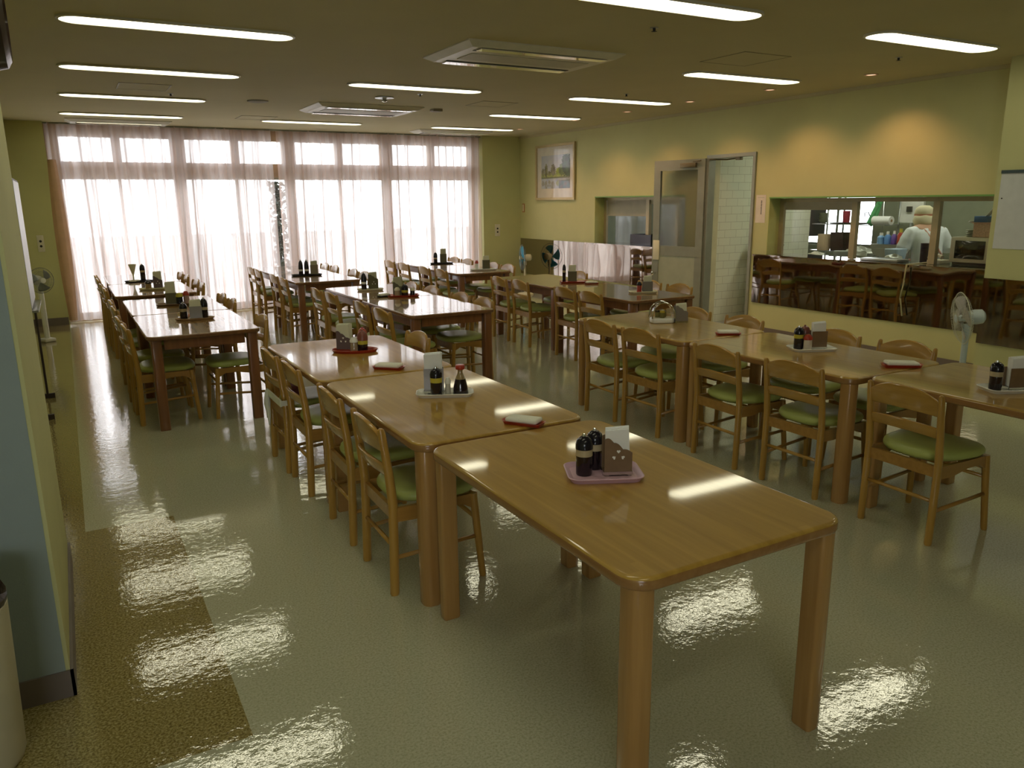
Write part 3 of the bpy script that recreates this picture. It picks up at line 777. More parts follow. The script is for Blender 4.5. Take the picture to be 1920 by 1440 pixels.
def holder(x, y, z, rz, label, panelm, hearts=False, wave=True, nap=True, naplabel=None, hgt=.085, foot=True, napc=None, tall=.135):
    """napkin holder: two upright panels on a base, wavy top edge"""
    r = empty('napkin_holder', (x, y, z), label, 'napkin holder', rz=rz)
    W = .036
    for s in (-1, 1):
        mb = MB(); n = 18; lo = []; hi = []
        for i in range(n+1):
            u = i/n; px = -W+2*W*u
            h = hgt+(.018*math.sin(u*PI*1.0+PI*.5)+.005*abs(math.sin(u*PI*3.0)) if wave else 0)
            lo.append((px, .010)); hi.append((px, h))
        pts = lo+hi[::-1]
        y0 = s*.019; a = [Vector((px, y0-.0015, pz)) for px, pz in pts]; b = [Vector((px, y0+.0015, pz)) for px, pz in pts]
        mb.rings([a, b]); mb.build('side_panel', panelm, r, smooth=False)
    mb = MB(); mb.box(-W-.002, W+.002, -.0225, .0225, .004, .012)
    if foot:
        for sx in (-1, 1):
            for sy in (-1, 1): mb.box(sx*(W-.006)-.005, sx*(W-.006)+.005, sy*.017-.004, sy*.017+.004, 0, .004)
    mb.build('base', M_chrome, r, smooth=False)
    if hearts:
        mb = MB()
        for hx, hz, ra in ((0, .066, 0), (-.0115, .050, 2.2), (.0115, .050, -2.2)):
            pts = []
            for i in range(18):
                t = 2*PI*i/18; xx = 16*math.sin(t)**3; zz = 13*math.cos(t)-5*math.cos(2*t)-2*math.cos(3*t)-math.cos(4*t)
                xx *= .0003; zz *= .0003
                pts.append((hx+xx*math.cos(ra)-zz*math.sin(ra), hz+xx*math.sin(ra)+zz*math.cos(ra)))
            mb.rings([[Vector((a, -.0215, b)) for a, b in pts], [Vector((a, -.0200, b)) for a, b in pts]])
        mb.build('heart_cutouts', M_paper, r, smooth=False)
    if nap:
        mb = MB(); n = 7
        for i in range(n):
            yy = -.0145+.029*i/(n-1); tt = tall-.0015*abs(i-3)+.001*math.sin(i*2.3)
            mb.rings([[Vector((-W+.004+.001*i, yy-.00238, .013)), Vector((W-.004, yy-.00238, .013)), Vector((W-.004, yy+.00238, .013)), Vector((-W+.004+.001*i, yy+.00238, .013))],
                      [Vector((-W+.002+.001*i, yy-.0026, tt-.004)), Vector((W-.010+.001*i, yy-.0025, tt)), Vector((W-.010+.001*i, yy+.0025, tt)), Vector((-W+.002+.001*i, yy+.0025, tt-.004))]])
        o = mb.build('paper_napkins', napc or M_paper, smooth=False); o.location = (x, y, z); o.rotation_euler = (0, 0, rz)
        tag(o, naplabel, 'napkins')
def towel_dish(x, y, rz, label_d, label_t, mat=None, s=1.0):
    mat = mat or M_red
    mb = MB(); rs = []
    for o, zz in ((.014, 0), (.006, .0), (.0, .005), (-.005, .009), (-.002, .0095), (.008, .004)):
        pts = rr_pts(.086*s-o, .034*s-o, max(.012-o, .003), 4)
        rs.append([Vector((px, py, zz+(.006*abs(px/.08)**2.5 if zz > 0 else 0))) for px, py in pts])
    mb.rings(rs); o = mb.build('towel_dish', mat); o.location = (x, y, HT); o.rotation_euler = (0, 0, rz); tag(o, label_d, 'dish')
    mb = MB(); slab(mb, 0, 0, .074*s, .0345*s, .012, .011, .032, .009, 4, 3)
    for v in mb.bm.verts: v.co.z += .002*math.sin(v.co.x*60)
    o = mb.build('folded_towel', flat('cream_cotton', (.85, .85, .74), .9, bmp=.3, bs=300)); o.location = (x, y, HT); o.rotation_euler = (0, 0, rz); tag(o, label_t, 'towel')

FACE = -.45     # turn of sets towards the camera
TZ = HT+.0047
K = 1.3
def S_(x, y, rz): return lambda dx, dy: off(x, y, rz, dx*K, dy*K)
# nearest table
x, y = 1.487, 2.03; a = FACE; g = S_(x, y, a)
tray(x, y, HT, a, 'lilac-pink square tray on the nearest table', M_pinkt, .092, .068)
dispenser(*g(-.050, .0), TZ, 'black-capped soy sauce dispenser on the pink tray, nearer the camera')
dispenser(*g(-.015, .046), TZ, 'black-capped soy sauce dispenser behind the other on the pink tray')
holder(*g(.035, -.002), TZ, a, 'brown scalloped napkin holder with three hearts on the pink tray', M_holder, True, True, True, 'white paper napkins standing in the scalloped holder on the nearest table', .080, tall=.128)
# second table
x, y = 1.500, 3.335; g = S_(x, y, a)
tray(x, y, HT, a, 'white oblong tray on the second centre table', M_white, .100, .048)
holder(*g(-.040, .022), TZ, a, 'grey metal napkin holder on the second centre table', M_holdm, False, False, True, 'tall white napkins in the grey holder on the second centre table', .095, tall=.155)
dispenser(*g(-.030, -.026), TZ, 'black-capped soy dispenser with yellow band, second centre table', band=M_yel)
shaker(*g(.012, -.022), TZ, 'slim clear salt shaker with white lid on the second centre table', M_white, flat('clear_salt_glass', (.55, .53, .45), .15), .010, .068)
teardrop_bottle(*g(.058, -.006), TZ, 'teardrop soy sauce bottle with bright red cap on the second centre table')
# third table
x, y = 1.49, 4.655; g = S_(x, y, a)
tray(x, y, HT, a, 'red oval tray on the third centre table', M_red, .105, .060, True)
holder(*g(-.045, .005), TZ, a-.25, 'dark scalloped napkin holder with hearts on the red oval tray', flat('plum_grey_holder', (.14, .10, .11), .4), True, True, True, 'cream napkins leaning in the scalloped holder on the red oval tray', .078, tall=.135, napc=flat('cream_paper', (.70, .70, .55), .8))
dispenser(*g(.040, -.010), TZ, 'dark sauce jar with yellow label and brown cap on the red oval tray', cap=flat('brown_cap', (.22, .07, .05), .3), band=M_yel, liquid=.035, rad=.024, hgt=.100)
dispenser(*g(.036, .035), TZ, 'red-topped soy dispenser at the back of the red oval tray', cap=M_red, liquid=.05, rad=.020, hgt=.105)
shaker(*g(.0, -.018), TZ, 'small glass jar with white lid in the middle of the red oval tray', M_white, flat('glass_pickle_jar', (.35, .27, .17), .12, coat=.6), .019, .070)
# right foreground row
x, y = 3.835, 1.985; g = S_(x, y, a)
tray(x, y, HT, a, 'white tray on the table cut by the right edge', M_white, .10, .055)
dispenser(*g(-.062, .0), TZ, 'black-capped soy dispenser on the tray at the right edge')
holder(*g(.015, .0), TZ, a, 'brown napkin holder on the tray at the right edge', M_holder, False, False, True, 'white napkins in the holder at the right edge of the frame', .082, tall=.125)
x, y = 3.885, 3.19; g = S_(x, y, a)
tray(x, y, HT, a, 'white square tray on the middle right foreground table', M_white, .098, .062)
dispenser(*g(-.060, .010), TZ, 'black-capped dispenser with yellow band beside the red-capped shaker', band=M_yel)
shaker(*g(-.028, -.020), TZ, 'white shaker with domed red cap on the middle right foreground table', M_red, flat('milky_shaker', (.60, .52, .42), .3), .019, .074)
dispenser(*g(-.020, .035), TZ, 'dark dispenser half hidden behind the red-capped shaker', cap=flat('brown_cap', (.22, .07, .05)))
holder(*g(.030, .004), TZ, a, 'brown napkin holder behind the red-capped shaker', M_holder, False, False, True, 'white napkins in the holder behind the red-capped shaker', .085, tall=.13)
# caddy under a clear dome
x, y = 3.84, 4.53; g = S_(x, y, a)
r = empty('domed_condiment_caddy', (x, y, HT), 'white condiment caddy under a clear arched dome', 'caddy', rz=a)
mb = MB(); slab(mb, 0, 0, .068, .045, .03, 0, .030, .008, 6, 3); mb.build('base', M_white, r)
mb = MB(); rs = []
for i in range(13):
    t = PI*i/12; rs.append([Vector((.062*math.cos(t), yy, .030+.085*math.sin(t)**.8)) for yy in (-.040, .040)])
mb.rings(rs, closed=False)
for s in (-1, 1): mb.bm.faces.new([mb.bm.verts.new((.062*math.cos(PI*i/12), s*.040, .030+.085*math.sin(PI*i/12)**.8)) for i in range(13)])
mb.build('clear_dome', M_clear, r)
mb = MB(); mb.tube([(.066*math.cos(PI*i/14), -.041, .028+.09*math.sin(PI*i/14)**.8) for i in range(15)], .004); mb.tube([(.066*math.cos(PI*i/14), .041, .028+.09*math.sin(PI*i/14)**.8) for i in range(15)], .004)
mb.build('dome_rim', M_chrome, r)
for i, (dx, dy, cm) in enumerate(((-.025, .01, M_black), (.012, .012, M_satin), (-.004, -.02, M_yel))):
    px, py = g(dx, dy); rr = empty('spice_pot', (px, py, HT+.040), ('black-lidded', 'steel-lidded', 'yellow-lidded')[i]+' spice pot inside the clear domed caddy', 'pot')
    MB().lathe([(0, 0), (.014, 0), (.015, .03), (0, .03)]).build('pot_body', flat('olive_glass_pot', (.2, .2, .08), .15), rr); MB().lathe([(0, .03), (.015, .03), (.013, .04), (0, .042)]).build('lid', cm, rr)
holder(*g(.105, -.020), HT, a, 'grey scalloped napkin holder beside the clear domed caddy', M_holdm, False, True, True, 'cream napkins in the holder beside the clear domed caddy', .080, napc=flat('cream_paper', (.7, .7, .55)), tall=.115)
# row near the door
x, y = 4.93, 6.12; g = S_(x, y, a)
tray(x, y, HT, a, 'pale tray on the front table near the open door', M_cream, .10, .055)
shaker(*g(-.030, -.01), TZ, 'red-labelled jar with black lid on the front table near the door', M_black, M_red, .018, .085)
holder(*g(.035, -.005), TZ, a, 'grey napkin holder on the front table near the door', M_holdm, False, False, True, 'cream napkins in the holder on the front table near the door', .085, napc=flat('cream_paper', (.7, .7, .55)), tall=.13)
x, y = 4.93, 7.34; g = S_(x, y, a)
tray(x, y, HT, a, 'red round-cornered tray on the second table near the door', M_red, .12, .055)
teardrop = dispenser(*g(-.085, .01), TZ, 'tall dark sauce bottle with black cap near the corner fan side', rad=.015, liquid=.085, hgt=.155)
holder(*g(-.015, .0), TZ, a, 'olive napkin holder on the red tray near the door', flat('olive_holder', (.13, .12, .06), .4), False, False, True, 'cream napkins in the olive holder on the red tray', .095, napc=flat('cream_paper', (.7, .7, .55)), tall=.15)
# left rear row
x, y = .835, 6.70; g = S_(x, y, -.12)
tray(x, y, HT, -.12, 'pale wooden-coloured tray on the front left rear table', flat('tan_tray', (.40, .26, .14), .4), .11, .055, True)
holder(*g(.008, -.018), TZ, -.12, 'square metal napkin holder on the front left rear table', M_holdm, False, False, True, 'cream napkins in the square metal holder, left rear row', .083, napc=flat('cream_paper', (.7, .7, .55)), tall=.125)
dispenser(*g(-.062, -.005), TZ, 'soy dispenser left of the square metal holder, left rear row')
dispenser(*g(.058, .03), TZ, 'dark bottle behind the square metal holder, left rear row', hgt=.125)
x, y = .83, 7.80; g = S_(x, y, -.12)
tray(x, y, HT, -.12, 'brown tray on the second left rear table', flat('brown_tray', (.18, .11, .05), .4), .13, .055)
holder(*g(-.035, .0), TZ, -.12, 'olive napkin holder beside the red-lidded jar, left rear row', flat('olive_holder', (.13, .12, .06)), False, False, True, 'cream napkins beside the red-lidded jar, left rear row', .085, napc=flat('cream_paper', (.7, .7, .55)), tall=.165)
shaker(*g(.02, -.02), TZ, 'yellow-green jar with dark base on the second left rear table', M_yel, M_black, .022, .085)
shaker(*g(.065, -.005), TZ, 'jar with round red lid on the second left rear table', M_red, flat('pink_clear_jar', (.45, .3, .26), .2), .020, .095)
x, y = .79, 9.40; g = S_(x, y, -.1)
tray(x, y, HT, -.1, 'yellowish tray on the third left rear table', flat('yellow_cream_tray', (.6, .58, .35), .4), .115, .055)
holder(*g(.03, .0), TZ, -.1, 'dark hearted napkin holder on the third left rear table', flat('plum_grey_holder', (.14, .10, .11)), True, True, True, 'cream napkins in the hearted holder, third left rear table', .09, napc=flat('cream_paper', (.7, .7, .55)), tall=.15)
shaker(*g(-.045, -.01), TZ, 'squat amber glass jar on the third left rear table', M_black, flat('amber_glass_jar', (.3, .2, .08), .12), .024, .075)
x, y = .72, 10.45; g = S_(x, y, -.1)
tray(x, y, HT, -.1, 'dark oval tray on the left rear table nearest the curtains', M_dark, .12, .055, True)
dispenser(*g(.035, .0), TZ, 'tall soy dispenser on the left table nearest the curtains', hgt=.16, liquid=.085, rad=.022)
r = empty('napkin_goblet', (*g(-.045, 0), TZ), 'slim white goblet-shaped stand on the left table nearest the curtains', 'stand')
MB().lathe([(0, 0), (.03, 0), (.006, .01), (.006, .06), (.012, .08), (.034, .16), (.030, .162), (.01, .09), (0, .085)]).build('goblet', M_cream, r)
# middle rear row
x, y = 2.83, 7.215; g = S_(x, y, -.3)
tray(x, y, HT, -.3, 'red tray at the joint of the two front middle rear tables', M_red, .115, .055)
holder(*g(-.035, .02), TZ, -.5, 'olive napkin holder on the red tray, middle rear row', flat('olive_holder', (.13, .12, .06)), False, True, True, 'cream napkins leaning in the olive holder, middle rear row', .085, napc=flat('olive_cream_paper', (.5, .5, .33), .8), tall=.145)
shaker(*g(-.045, -.02), TZ, 'pale glass jar at the left end of the middle-row red tray', M_cream, flat('pale_amber_jar', (.4, .3, .18), .15), .020, .07)
dispenser(*g(.012, -.018), TZ, 'squat dark jar with yellow label on the middle-row red tray', band=M_yel, liquid=.03, rad=.025, hgt=.09)
shaker(*g(.07, -.005), TZ, 'small dark jar at the right end of the middle-row red tray', M_cream, M_black, .018, .06)
x, y = 2.745, 7.93; g = S_(x, y, -.3)
tray(x, y, HT, -.3, 'white tray on the second middle rear table', M_cream, .10, .05)
dispenser(*g(-.05, .0), TZ, 'tall soy dispenser with white band on the second middle rear table', band=M_white, hgt=.14, liquid=.05)
holder(*g(.025, .0), TZ, -.1, 'olive hearted napkin holder on the second middle rear table', flat('olive_holder', (.13, .12, .06)), True, True, True, 'cream napkins in the hearted holder on the second middle rear table', .105, napc=flat('olive_cream_paper', (.5, .5, .33)), tall=.145)
x, y = 2.64, 10.05; g = S_(x, y, -.2)
tray(x, y, HT, -.2, 'dark tray on the middle table in front of the curtain gap', M_dark, .14, .06)
for i, (dx, dy, lb) in enumerate(((-.055, -.02, 'front left'), (.0, -.025, 'front right'), (-.05, .03, 'rear left'), (.005, .03, 'rear right'))):
    dispenser(*g(dx, dy), TZ, '%s of four banded sauce bottles on the dark tray' % lb, band=M_white, hgt=.15, liquid=.045, rad=.020)
holder(*g(.075, .0), TZ, -.2, 'khaki napkin holder beside four banded bottles', flat('khaki_holder', (.25, .21, .12), .4), False, False, True, 'khaki-shaded napkins beside the four banded bottles', .10, napc=flat('olive_cream_paper', (.5, .5, .33)), tall=.14)
# far right window group
x, y = 4.86, 9.42; g = S_(x, y, -.3)
tray(x, y, HT, -.3, 'white tray on the nearer window-group table', M_white, .13, .055)
shaker(*g(-.07, .0), TZ, 'small red-capped bottle on the nearer window-group table', M_red, M_white, .018, .10)
holder(*g(.03, .0), TZ, -.3, 'olive napkin holder on the nearer window-group table', flat('olive_holder', (.13, .12, .06)), False, False, True, 'cream napkins in the holder on the nearer window-group table', .10, napc=flat('cream_paper', (.7, .7, .55)), tall=.145)
x, y = 4.85, 10.75; g = S_(x, y, -.3)
tray(x, y, HT, -.3, 'dark oval tray on the window-group table nearest the curtains', M_dark, .13, .055, True)
dispenser(*g(-.07, .0), TZ, 'dark dispenser on the window-group table nearest the curtains', hgt=.13)
holder(*g(.02, .0), TZ, -.3, 'olive napkin holder on the table nearest the right curtain', flat('olive_holder', (.13, .12, .06)), False, False, True, 'khaki napkins on the table nearest the right curtain', .11, napc=flat('olive_cream_paper', (.5, .5, .33)), tall=.17)
# towels on small dishes at the table joints
towel_dish(1.568, 2.70, 2.15, 'small red dish at the joint of the two nearest centre tables', 'folded white towel at the joint of the two nearest centre tables')
towel_dish(1.485, 4.05, 2.35, 'small red dish at the joint behind the soy bottle table', 'folded cream towel at the joint behind the soy bottle table')
towel_dish(3.855, 3.86, -.5, 'small red dish on the joint in front of the domed caddy', 'folded white towel in front of the domed caddy', s=.95)
towel_dish(3.885, 2.59, -.6, 'wide red dish behind the front chair of the right foreground row', 'folded white towel behind the front chair of the right foreground row', s=1.15)
towel_dish(2.66, 7.30, .3, 'dark dish left of the middle-row red tray', 'cream towel left of the middle-row red tray', M_dark, .8)
towel_dish(5.00, 7.10, -.3, 'dark red dish near the open door row joint', 'cream towel near the open door row joint', s=.9)
towel_dish(.66, 10.40, .2, 'dark dish beside the white goblet on the left rear table', 'cream towel beside the white goblet on the left rear table', M_dark, .8)

SET_NAMES = ('condiment_tray', 'soy_sauce_dispenser', 'soy_sauce_bottle', 'condiment_jar', 'napkin_holder', 'paper_napkins', 'domed_condiment_caddy', 'spice_pot', 'napkin_goblet')
for o in list(C.objects):
    if o.parent is None and o.name.split('.')[0] in SET_NAMES: o.scale = (K, K, K)

# ------------------------------------------------------------------ fans
def fan(name, loc, rz, head_z, R, label, blade, body, cage_m, tilt=0, post_r=.018, base_r=.16, base_box=False):
    r = empty(name, loc, label, 'fan', rz=rz)
    if base_box: MB().box(-base_r, base_r, -base_r*.9, base_r*.9, 0, .045, bev=.015).build('base', body, r)
    else: MB().lathe([(0, 0), (base_r, 0), (base_r, .012), (base_r*.8, .028), (.04, .04), (0, .042)], n=28).build('base', body, r)
    MB().tube([(0, 0, .03), (0, 0, head_z-.09)], post_r, 12).build('pole', body, r)
    m = Matrix.Translation((0, 0, head_z)) @ Matrix.Rotation(tilt, 4, 'Y') @ Matrix.Rotation(PI/2, 4, 'Y')
    # axis along +x : lathe z -> x
    MB().lathe([(0, -.12), (.035, -.118), (.056, -.10), (.060, -.05), (.052, .0), (.03, .012), (0, .012)], n=20, m=m).build('motor_housing', body, r)
    MB().box(-.03, .03, -.022, .022, head_z-.13, head_z-.05, bev=.008).build('neck_joint', body, r)
    mb = MB()
    for i in range(44):
        t = 2*PI*i/44
        for sgn in (0, 1):
            pts = []
            for k in range(6):
                u = k/5; rad = .035+(R-.035)*u
                zz = .045+(.045 if sgn else -.045)*math.sqrt(max(0, 1-u**2.5))
                pts.append(m @ Vector((rad*math.cos(t), rad*math.sin(t), zz)))
            mb.tube(pts, .0010, 3, False)
    for rad, zz, th in ((R, .045, .0035), (R*.7, .045+.035, .0012), (R*.7, .045-.035, .0012)):
        mb.tube([m @ Vector((rad*math.cos(2*PI*i/36), rad*math.sin(2*PI*i/36), zz)) for i in range(37)], th, 5, False)
    mb.build('grille', cage_m, r)
    for b in range(4 if R > .19 else 3):
        nb = 4 if R > .19 else 3
        mb = MB(); rs = []
        for k in range(8):
            u = k/7; rad = .03+(R*.86-.03)*u; wdt = .35+.42*math.sin(min(1, u*1.15)*PI*.62)
            ring = []
            for j in range(7):
                v = j/6-.5; t = 2*PI*b/nb+v*wdt*1.45+u*.25
                ring.append(m @ Vector((rad*math.cos(t), rad*math.sin(t), .045+.030*v)))
            rs.append(ring)
        mb.rings(rs, closed=False); o = mb.build('blade', blade, r)
        sm = o.modifiers.new('thickness', 'SOLIDIFY'); sm.thickness = .002
    MB().lathe([(0, .02), (.026, .02), (.026, .06), (.02, .07), (0, .072)], n=16, m=m).build('hub', body, r)
    MB().lathe([(0, .088), (.034, .088), (.030, .094), (0, .095)], n=20, m=m).build('centre_badge', body, r)
    return r
fan('pedestal_fan', (6.90, 11.80, 0), math.radians(158), .64, .225, 'pedestal fan with blue blades in the corner beside the steel panel', M_blueb, M_cream, flat('clear_grey_wire', (.35, .42, .44), .25, .6), base_r=.15)
fan('pedestal_fan', (6.15, 3.575, 0), math.radians(139), .66, .205, 'pale blue pedestal fan standing before the right pillar', flat('milky_grey_blade', (.45, .43, .40), .3), M_fangrey, flat('cream_wire', (.58, .58, .45), .4), tilt=.12, post_r=.024)
fan('pedestal_fan', (-.33, 10.9, 0), math.radians(-60), .74, .15, 'white pedestal fan with grey head against the left wall', flat('smoky_blade', (.22, .24, .22), .3), M_white, flat('dark_wire', (.16, .17, .15), .4), post_r=.030, base_r=.075, base_box=True)

# ------------------------------------------------------------------ left side: whiteboard, clock, bin, outlets
r = empty('rolling_whiteboard', (-.285, 7.2, 0), 'white writing board on a dark stand along the left wall', 'whiteboard')
MB().box(-.012, .006, -.45, .45, .84, 1.80).build('board_frame', flat('dark_frame', (.06, .045, .04), .5), r, smooth=False)
MB().box(.006, .010, -.435, .435, .86, 1.785).build('writing_surface', flat('glossy_board_white', (.62, .66, .70), .3), r, smooth=False)
for s in (-1, 1):
    mb = MB(); mb.box(-.014, .004, s*.40-.012, s*.40+.012, .04, .84); mb.box(-.18, .05, s*.40-.012, s*.40+.012, 0, .04)
    mb.build('stand_leg', flat('dark_frame', (.06, .045, .04)), r, smooth=False)
MB().box(.0, .05, -.40, .40, .825, .84).build('pen_tray', M_satin, r, smooth=False)
r = empty('wall_clock', (-.159, 3.55, 2.28), 'dark round wall clock seen edge-on at the top left', 'clock')
mz = Matrix.Rotation(PI/2, 4, 'Y')
MB().lathe([(0, 0), (.19, 0), (.20, .015), (.19, .055), (.165, .07), (.16, .05), (0, .05)], n=36, m=mz).build('clock_case', flat('dark_walnut_case', (.03, .014, .010), .3, coat=.4), r)
MB().lathe([(0, .05), (.158, .05), (.158, .053), (0, .053)], n=36, m=mz).build('clock_face', M_paper, r)
MB().box(.054, .056, -.004, .004, 0, .12).box(.054, .056, 0, .08, -.004, .004).build('clock_hands', M_dark, r, smooth=False)
r = empty('waste_bin', (-.42, 2.50, 0), 'cream cylindrical waste bin at the lower left edge', 'bin')
MB().lathe([(0, 0), (.115, 0), (.130, .01), (.136, .03), (.150, .50), (.145, .505), (.13, .49), (0, .48)], n=32).build('bin_body', flat('aged_cream_plastic', (.50, .46, .33), .4), r)
mb = MB()
for i in range(9):
    t = 2*PI*i/9; mb.lathe([(0, .5), (.03, .5), (.036, .54), (.02, .58), (0, .585)], (.115*math.cos(t), .115*math.sin(t), 0), 8)
mb.lathe([(0, .48), (.145, .48), (.152, .52), (.13, .545), (0, .55)], n=24)
mb.build('bin_liner', flat('black_bin_bag', (.015, .008, .008), .3, bmp=.6, bs=60), r)
def outlet(name, b, label, cat, holes, facing='Y'):
    r = empty(name, ((b[0]+b[1])/2, (b[2]+b[3])/2, (b[4]+b[5])/2), label, cat)
    hx, hy, hz = (b[1]-b[0])/2, (b[3]-b[2])/2, (b[5]-b[4])/2
    MB().box(-hx, hx, -hy, hy, -hz, hz, bev=.002).build('plate', flat('ivory_plate', (.66, .62, .50), .4), r)
    for zz in holes:
        if facing == 'Y': MB().lathe([(0, 0), (.016, 0), (.016, .003), (0, .003)], m=Matrix.Translation((0, -hy, zz)) @ Matrix.Rotation(PI/2, 4, 'X')).build('socket', M_dark, r)
outlet('wall_socket', (6.64, 6.74, YW-.01, YW, .99, 1.20), 'ivory plate with two round dark sockets on the wall right of the curtains', 'socket', (.03, -.03))
outlet('wall_socket', (-.33, -.25, YW-.03, YW-.02, 1.00, 1.22), 'ivory plate with two dark sockets on the wall left of the curtains', 'socket', (.03, -.035))
r = empty('small_wall_plaque', (XR-.005, 12.28, 1.475), 'tiny orange-framed plaque near the corner beside the painting', 'plaque')
MB().box(-.006, .004, -.035, .035, -.075, .075).build('plaque_frame', flat('orange_brown_frame', (.40, .16, .05), .5), r, smooth=False)
MB().box(-.008, -.006, -.02, .02, -.06, .06).build('plaque_face', M_cream, r, smooth=False)

# framed watercolour
r = empty('framed_painting', (XR, 11.23, 2.05), 'framed watercolour of a lake with trees on the serving wall', 'painting')
hy, hz = .595, .445
mb = MB()
for b in ((-hy, hy, hz-.04, hz), (-hy, hy, -hz, -hz+.04), (-hy, -hy+.04, -hz+.04, hz-.04), (hy-.04, hy, -hz+.04, hz-.04)): mb.box(-.035, 0, b[0], b[1], b[2], b[3])
mb.build('picture_frame', flat('pale_gold_frame', (.52, .42, .22), .35, .3), r, smooth=False)
MB().box(-.014, -.002, -hy+.04, hy-.04, -hz+.04, hz-.04).build('mat_board', flat('cream_mat', (.70, .66, .55), .6), r, smooth=False)
def watercolour(u, v):
    # u from left (far) to right (near), v from bottom to top
    rnd = math.sin(u*37+v*11)*.5+math.sin(u*19-v*31+2)*.5; r2 = math.sin(u*71+v*53)*.5+math.sin(v*97-u*43)*.5
    c = (.50+.03*rnd, .52+.03*rnd, .56)
    if v < .46: c = (.36+.08*rnd, .42+.08*rnd, .12)
    if v < .34: c = (.46+.06*rnd, .52+.05*rnd, .60)
    def crown(cx, cy, rx, ry, col):
        nonlocal c
        d_ = ((u-cx)/rx)**2+((v-cy)/ry)**2
        if d_ < 1+.35*r2: c = tuple(max(0, k*(1+.35*rnd)) for k in col)
        d2 = ((u-cx)/rx)**2+((v-(.66-cy))/(ry*.8))**2
        if v < .33 and d2 < .8+.35*r2: c = tuple(.55*k+.22 for k in col)
    crown(.06, .50, .05, .12, (.20, .20, .12)); crown(.17, .55, .055, .19, (.17, .17, .08)); crown(.29, .46, .05, .08, (.2, .2, .1))
    crown(.42, .56, .085, .17, (.20, .20, .14)); crown(.62, .50, .10, .12, (.24, .32, .04)); crown(.72, .56, .10, .16, (.12, .18, .05))
    crown(.87, .70, .15, .34, (.045, .09, .035)); crown(.95, .52, .12, .2, (.05, .10, .03))
    if .30 < v < .35: c = (.17, .20, .12)
    if v < .24 and u > .62: c = (.13+.05*rnd, .16, .19)
    if .06 < v < .12 and .15 < u < .4: c = (.35, .38, .40)
    return c
me = bpy.data.meshes.new('watercolour_print'); nx, nz = 60, 44
py0, py1, pz0, pz1 = -.45, .42, -.26, .27
vs = [(-.016, py1-(py1-py0)*i/nx, pz0+(pz1-pz0)*j/nz) for j in range(nz+1) for i in range(nx+1)]
fs = [(j*(nx+1)+i, j*(nx+1)+i+1, (j+1)*(nx+1)+i+1, (j+1)*(nx+1)+i) for j in range(nz) for i in range(nx)]
me.from_pydata(vs, [], fs); ca = me.color_attributes.new('paint', 'FLOAT_COLOR', 'POINT')
for j in range(nz+1):
    for i in range(nx+1):
        c = watercolour(i/nx, j/nz); ca.data[j*(nx+1)+i].color = (*c, 1)
m_, nt, b = new_mat('watercolour_paint'); at = nd(nt, 'ShaderNodeAttribute'); at.attribute_name = 'paint'; nt.links.new(at.outputs['Color'], b.inputs['Base Color']); b.inputs['Roughness'].default_value = .6
me.materials.append(m_); o = bpy.data.objects.new('watercolour_print', me); C.objects.link(o); o.parent = r
MB().box(-.024, -.022, -hy+.04, hy-.04, -hz+.04, hz-.04).build('glass_sheet', mk_glass('picture_glass'), r, smooth=False)

# notices
r = empty('paper_notice', (XR-.001, 6.755, 1.475), 'narrow white notice with vertical writing between door and kitchen hatch', 'notice')
MB().box(-.002, 0, -.075, .075, -.16, .16).build('sheet', flat('warm_white_paper', (.72, .66, .58), .8), r, smooth=False)
mb = MB(); rnd = random.Random(2)
for k in range(9):
    z = .09-k*.018
    for q in range(3): mb.box(-.0026, -.002, -.012+q*.006-.008, -.012+q*.006-.004+.002*rnd.random(), z-.006, z+.004)
    mb.box(-.0026, -.002, -.022, .0, z-.001, z+.0015)
mb.box(-.0026, -.002, -.05, .05, .128, .1295)
mb.build('lettering', M_dark, r, smooth=False)
r = empty('pinned_sheet', (6.799, 3.46, 1.475), 'large white paper sheet pinned to the right pillar', 'notice')
MB().box(-.003, 0, -.38, .36, -.31, .31).build('sheet', flat('grey_white_paper', (.60, .62, .62), .8, vary=.04, vs=14), r, smooth=False)
MB().box(-.012, -.0, -.38, .36, .30, .325).build('top_strip', flat('dark_strip', (.05, .08, .09), .5), r, smooth=False)
MB().lathe([(0, 0), (.006, 0), (.004, .006), (0, .006)], m=Matrix.Translation((-.003, .335, .10)) @ Matrix.Rotation(-PI/2, 4, 'Y')).build('pin', M_dark, r)

# ------------------------------------------------------------------ kitchen beyond the hatches
KX0, KX1, KY0, KY1, KZ = XR+.2, 10.6, 2.2, 11.5, 2.6
M_kw = flat('kitchen_grey_green_wall', (.34, .37, .26), .6)
struct(box_obj('wall_kitchen_near', (KX0, KX1, KY0-.1, KY0, 0, KZ), M_kw, smooth=False))
struct(box_obj('wall_kitchen_far', (KX0, KX1, KY1, KY1+.1, 0, KZ), M_kw, smooth=False))
mb = MB()
for b in ((KY0, 7.75, 0, KZ), (9.1, KY1, 0, KZ), (7.75, 9.1, 0, .85), (7.75, 9.1, 1.9, KZ)): mb.box(KX1, KX1+.1, b[0], b[1], b[2], b[3])
struct(mb.build('wall_kitchen_window', M_kw, smooth=False))
e = struct(empty('window_30', (KX1+.04, 7.75, .85)))
mb = MB()
for yy in (0, .66, 1.31): mb.box(0, .03, yy, yy+.04, 0, 1.05)
mb.box(0, .03, 0, 1.35, 0, .04); mb.box(0, .03, 0, 1.35, 1.01, 1.05); mb.build('sash_frame', M_alu, e, smooth=False)
MB().box(.01, .014, .02, 1.33, .02, 1.03).build('pane', M_glass, e, smooth=False)
struct(box_obj('floor_kitchen', (XR, KX1, KY0, KY1, -.1, -.001), flat('kitchen_floor', (.3, .3, .26), .4), smooth=False))
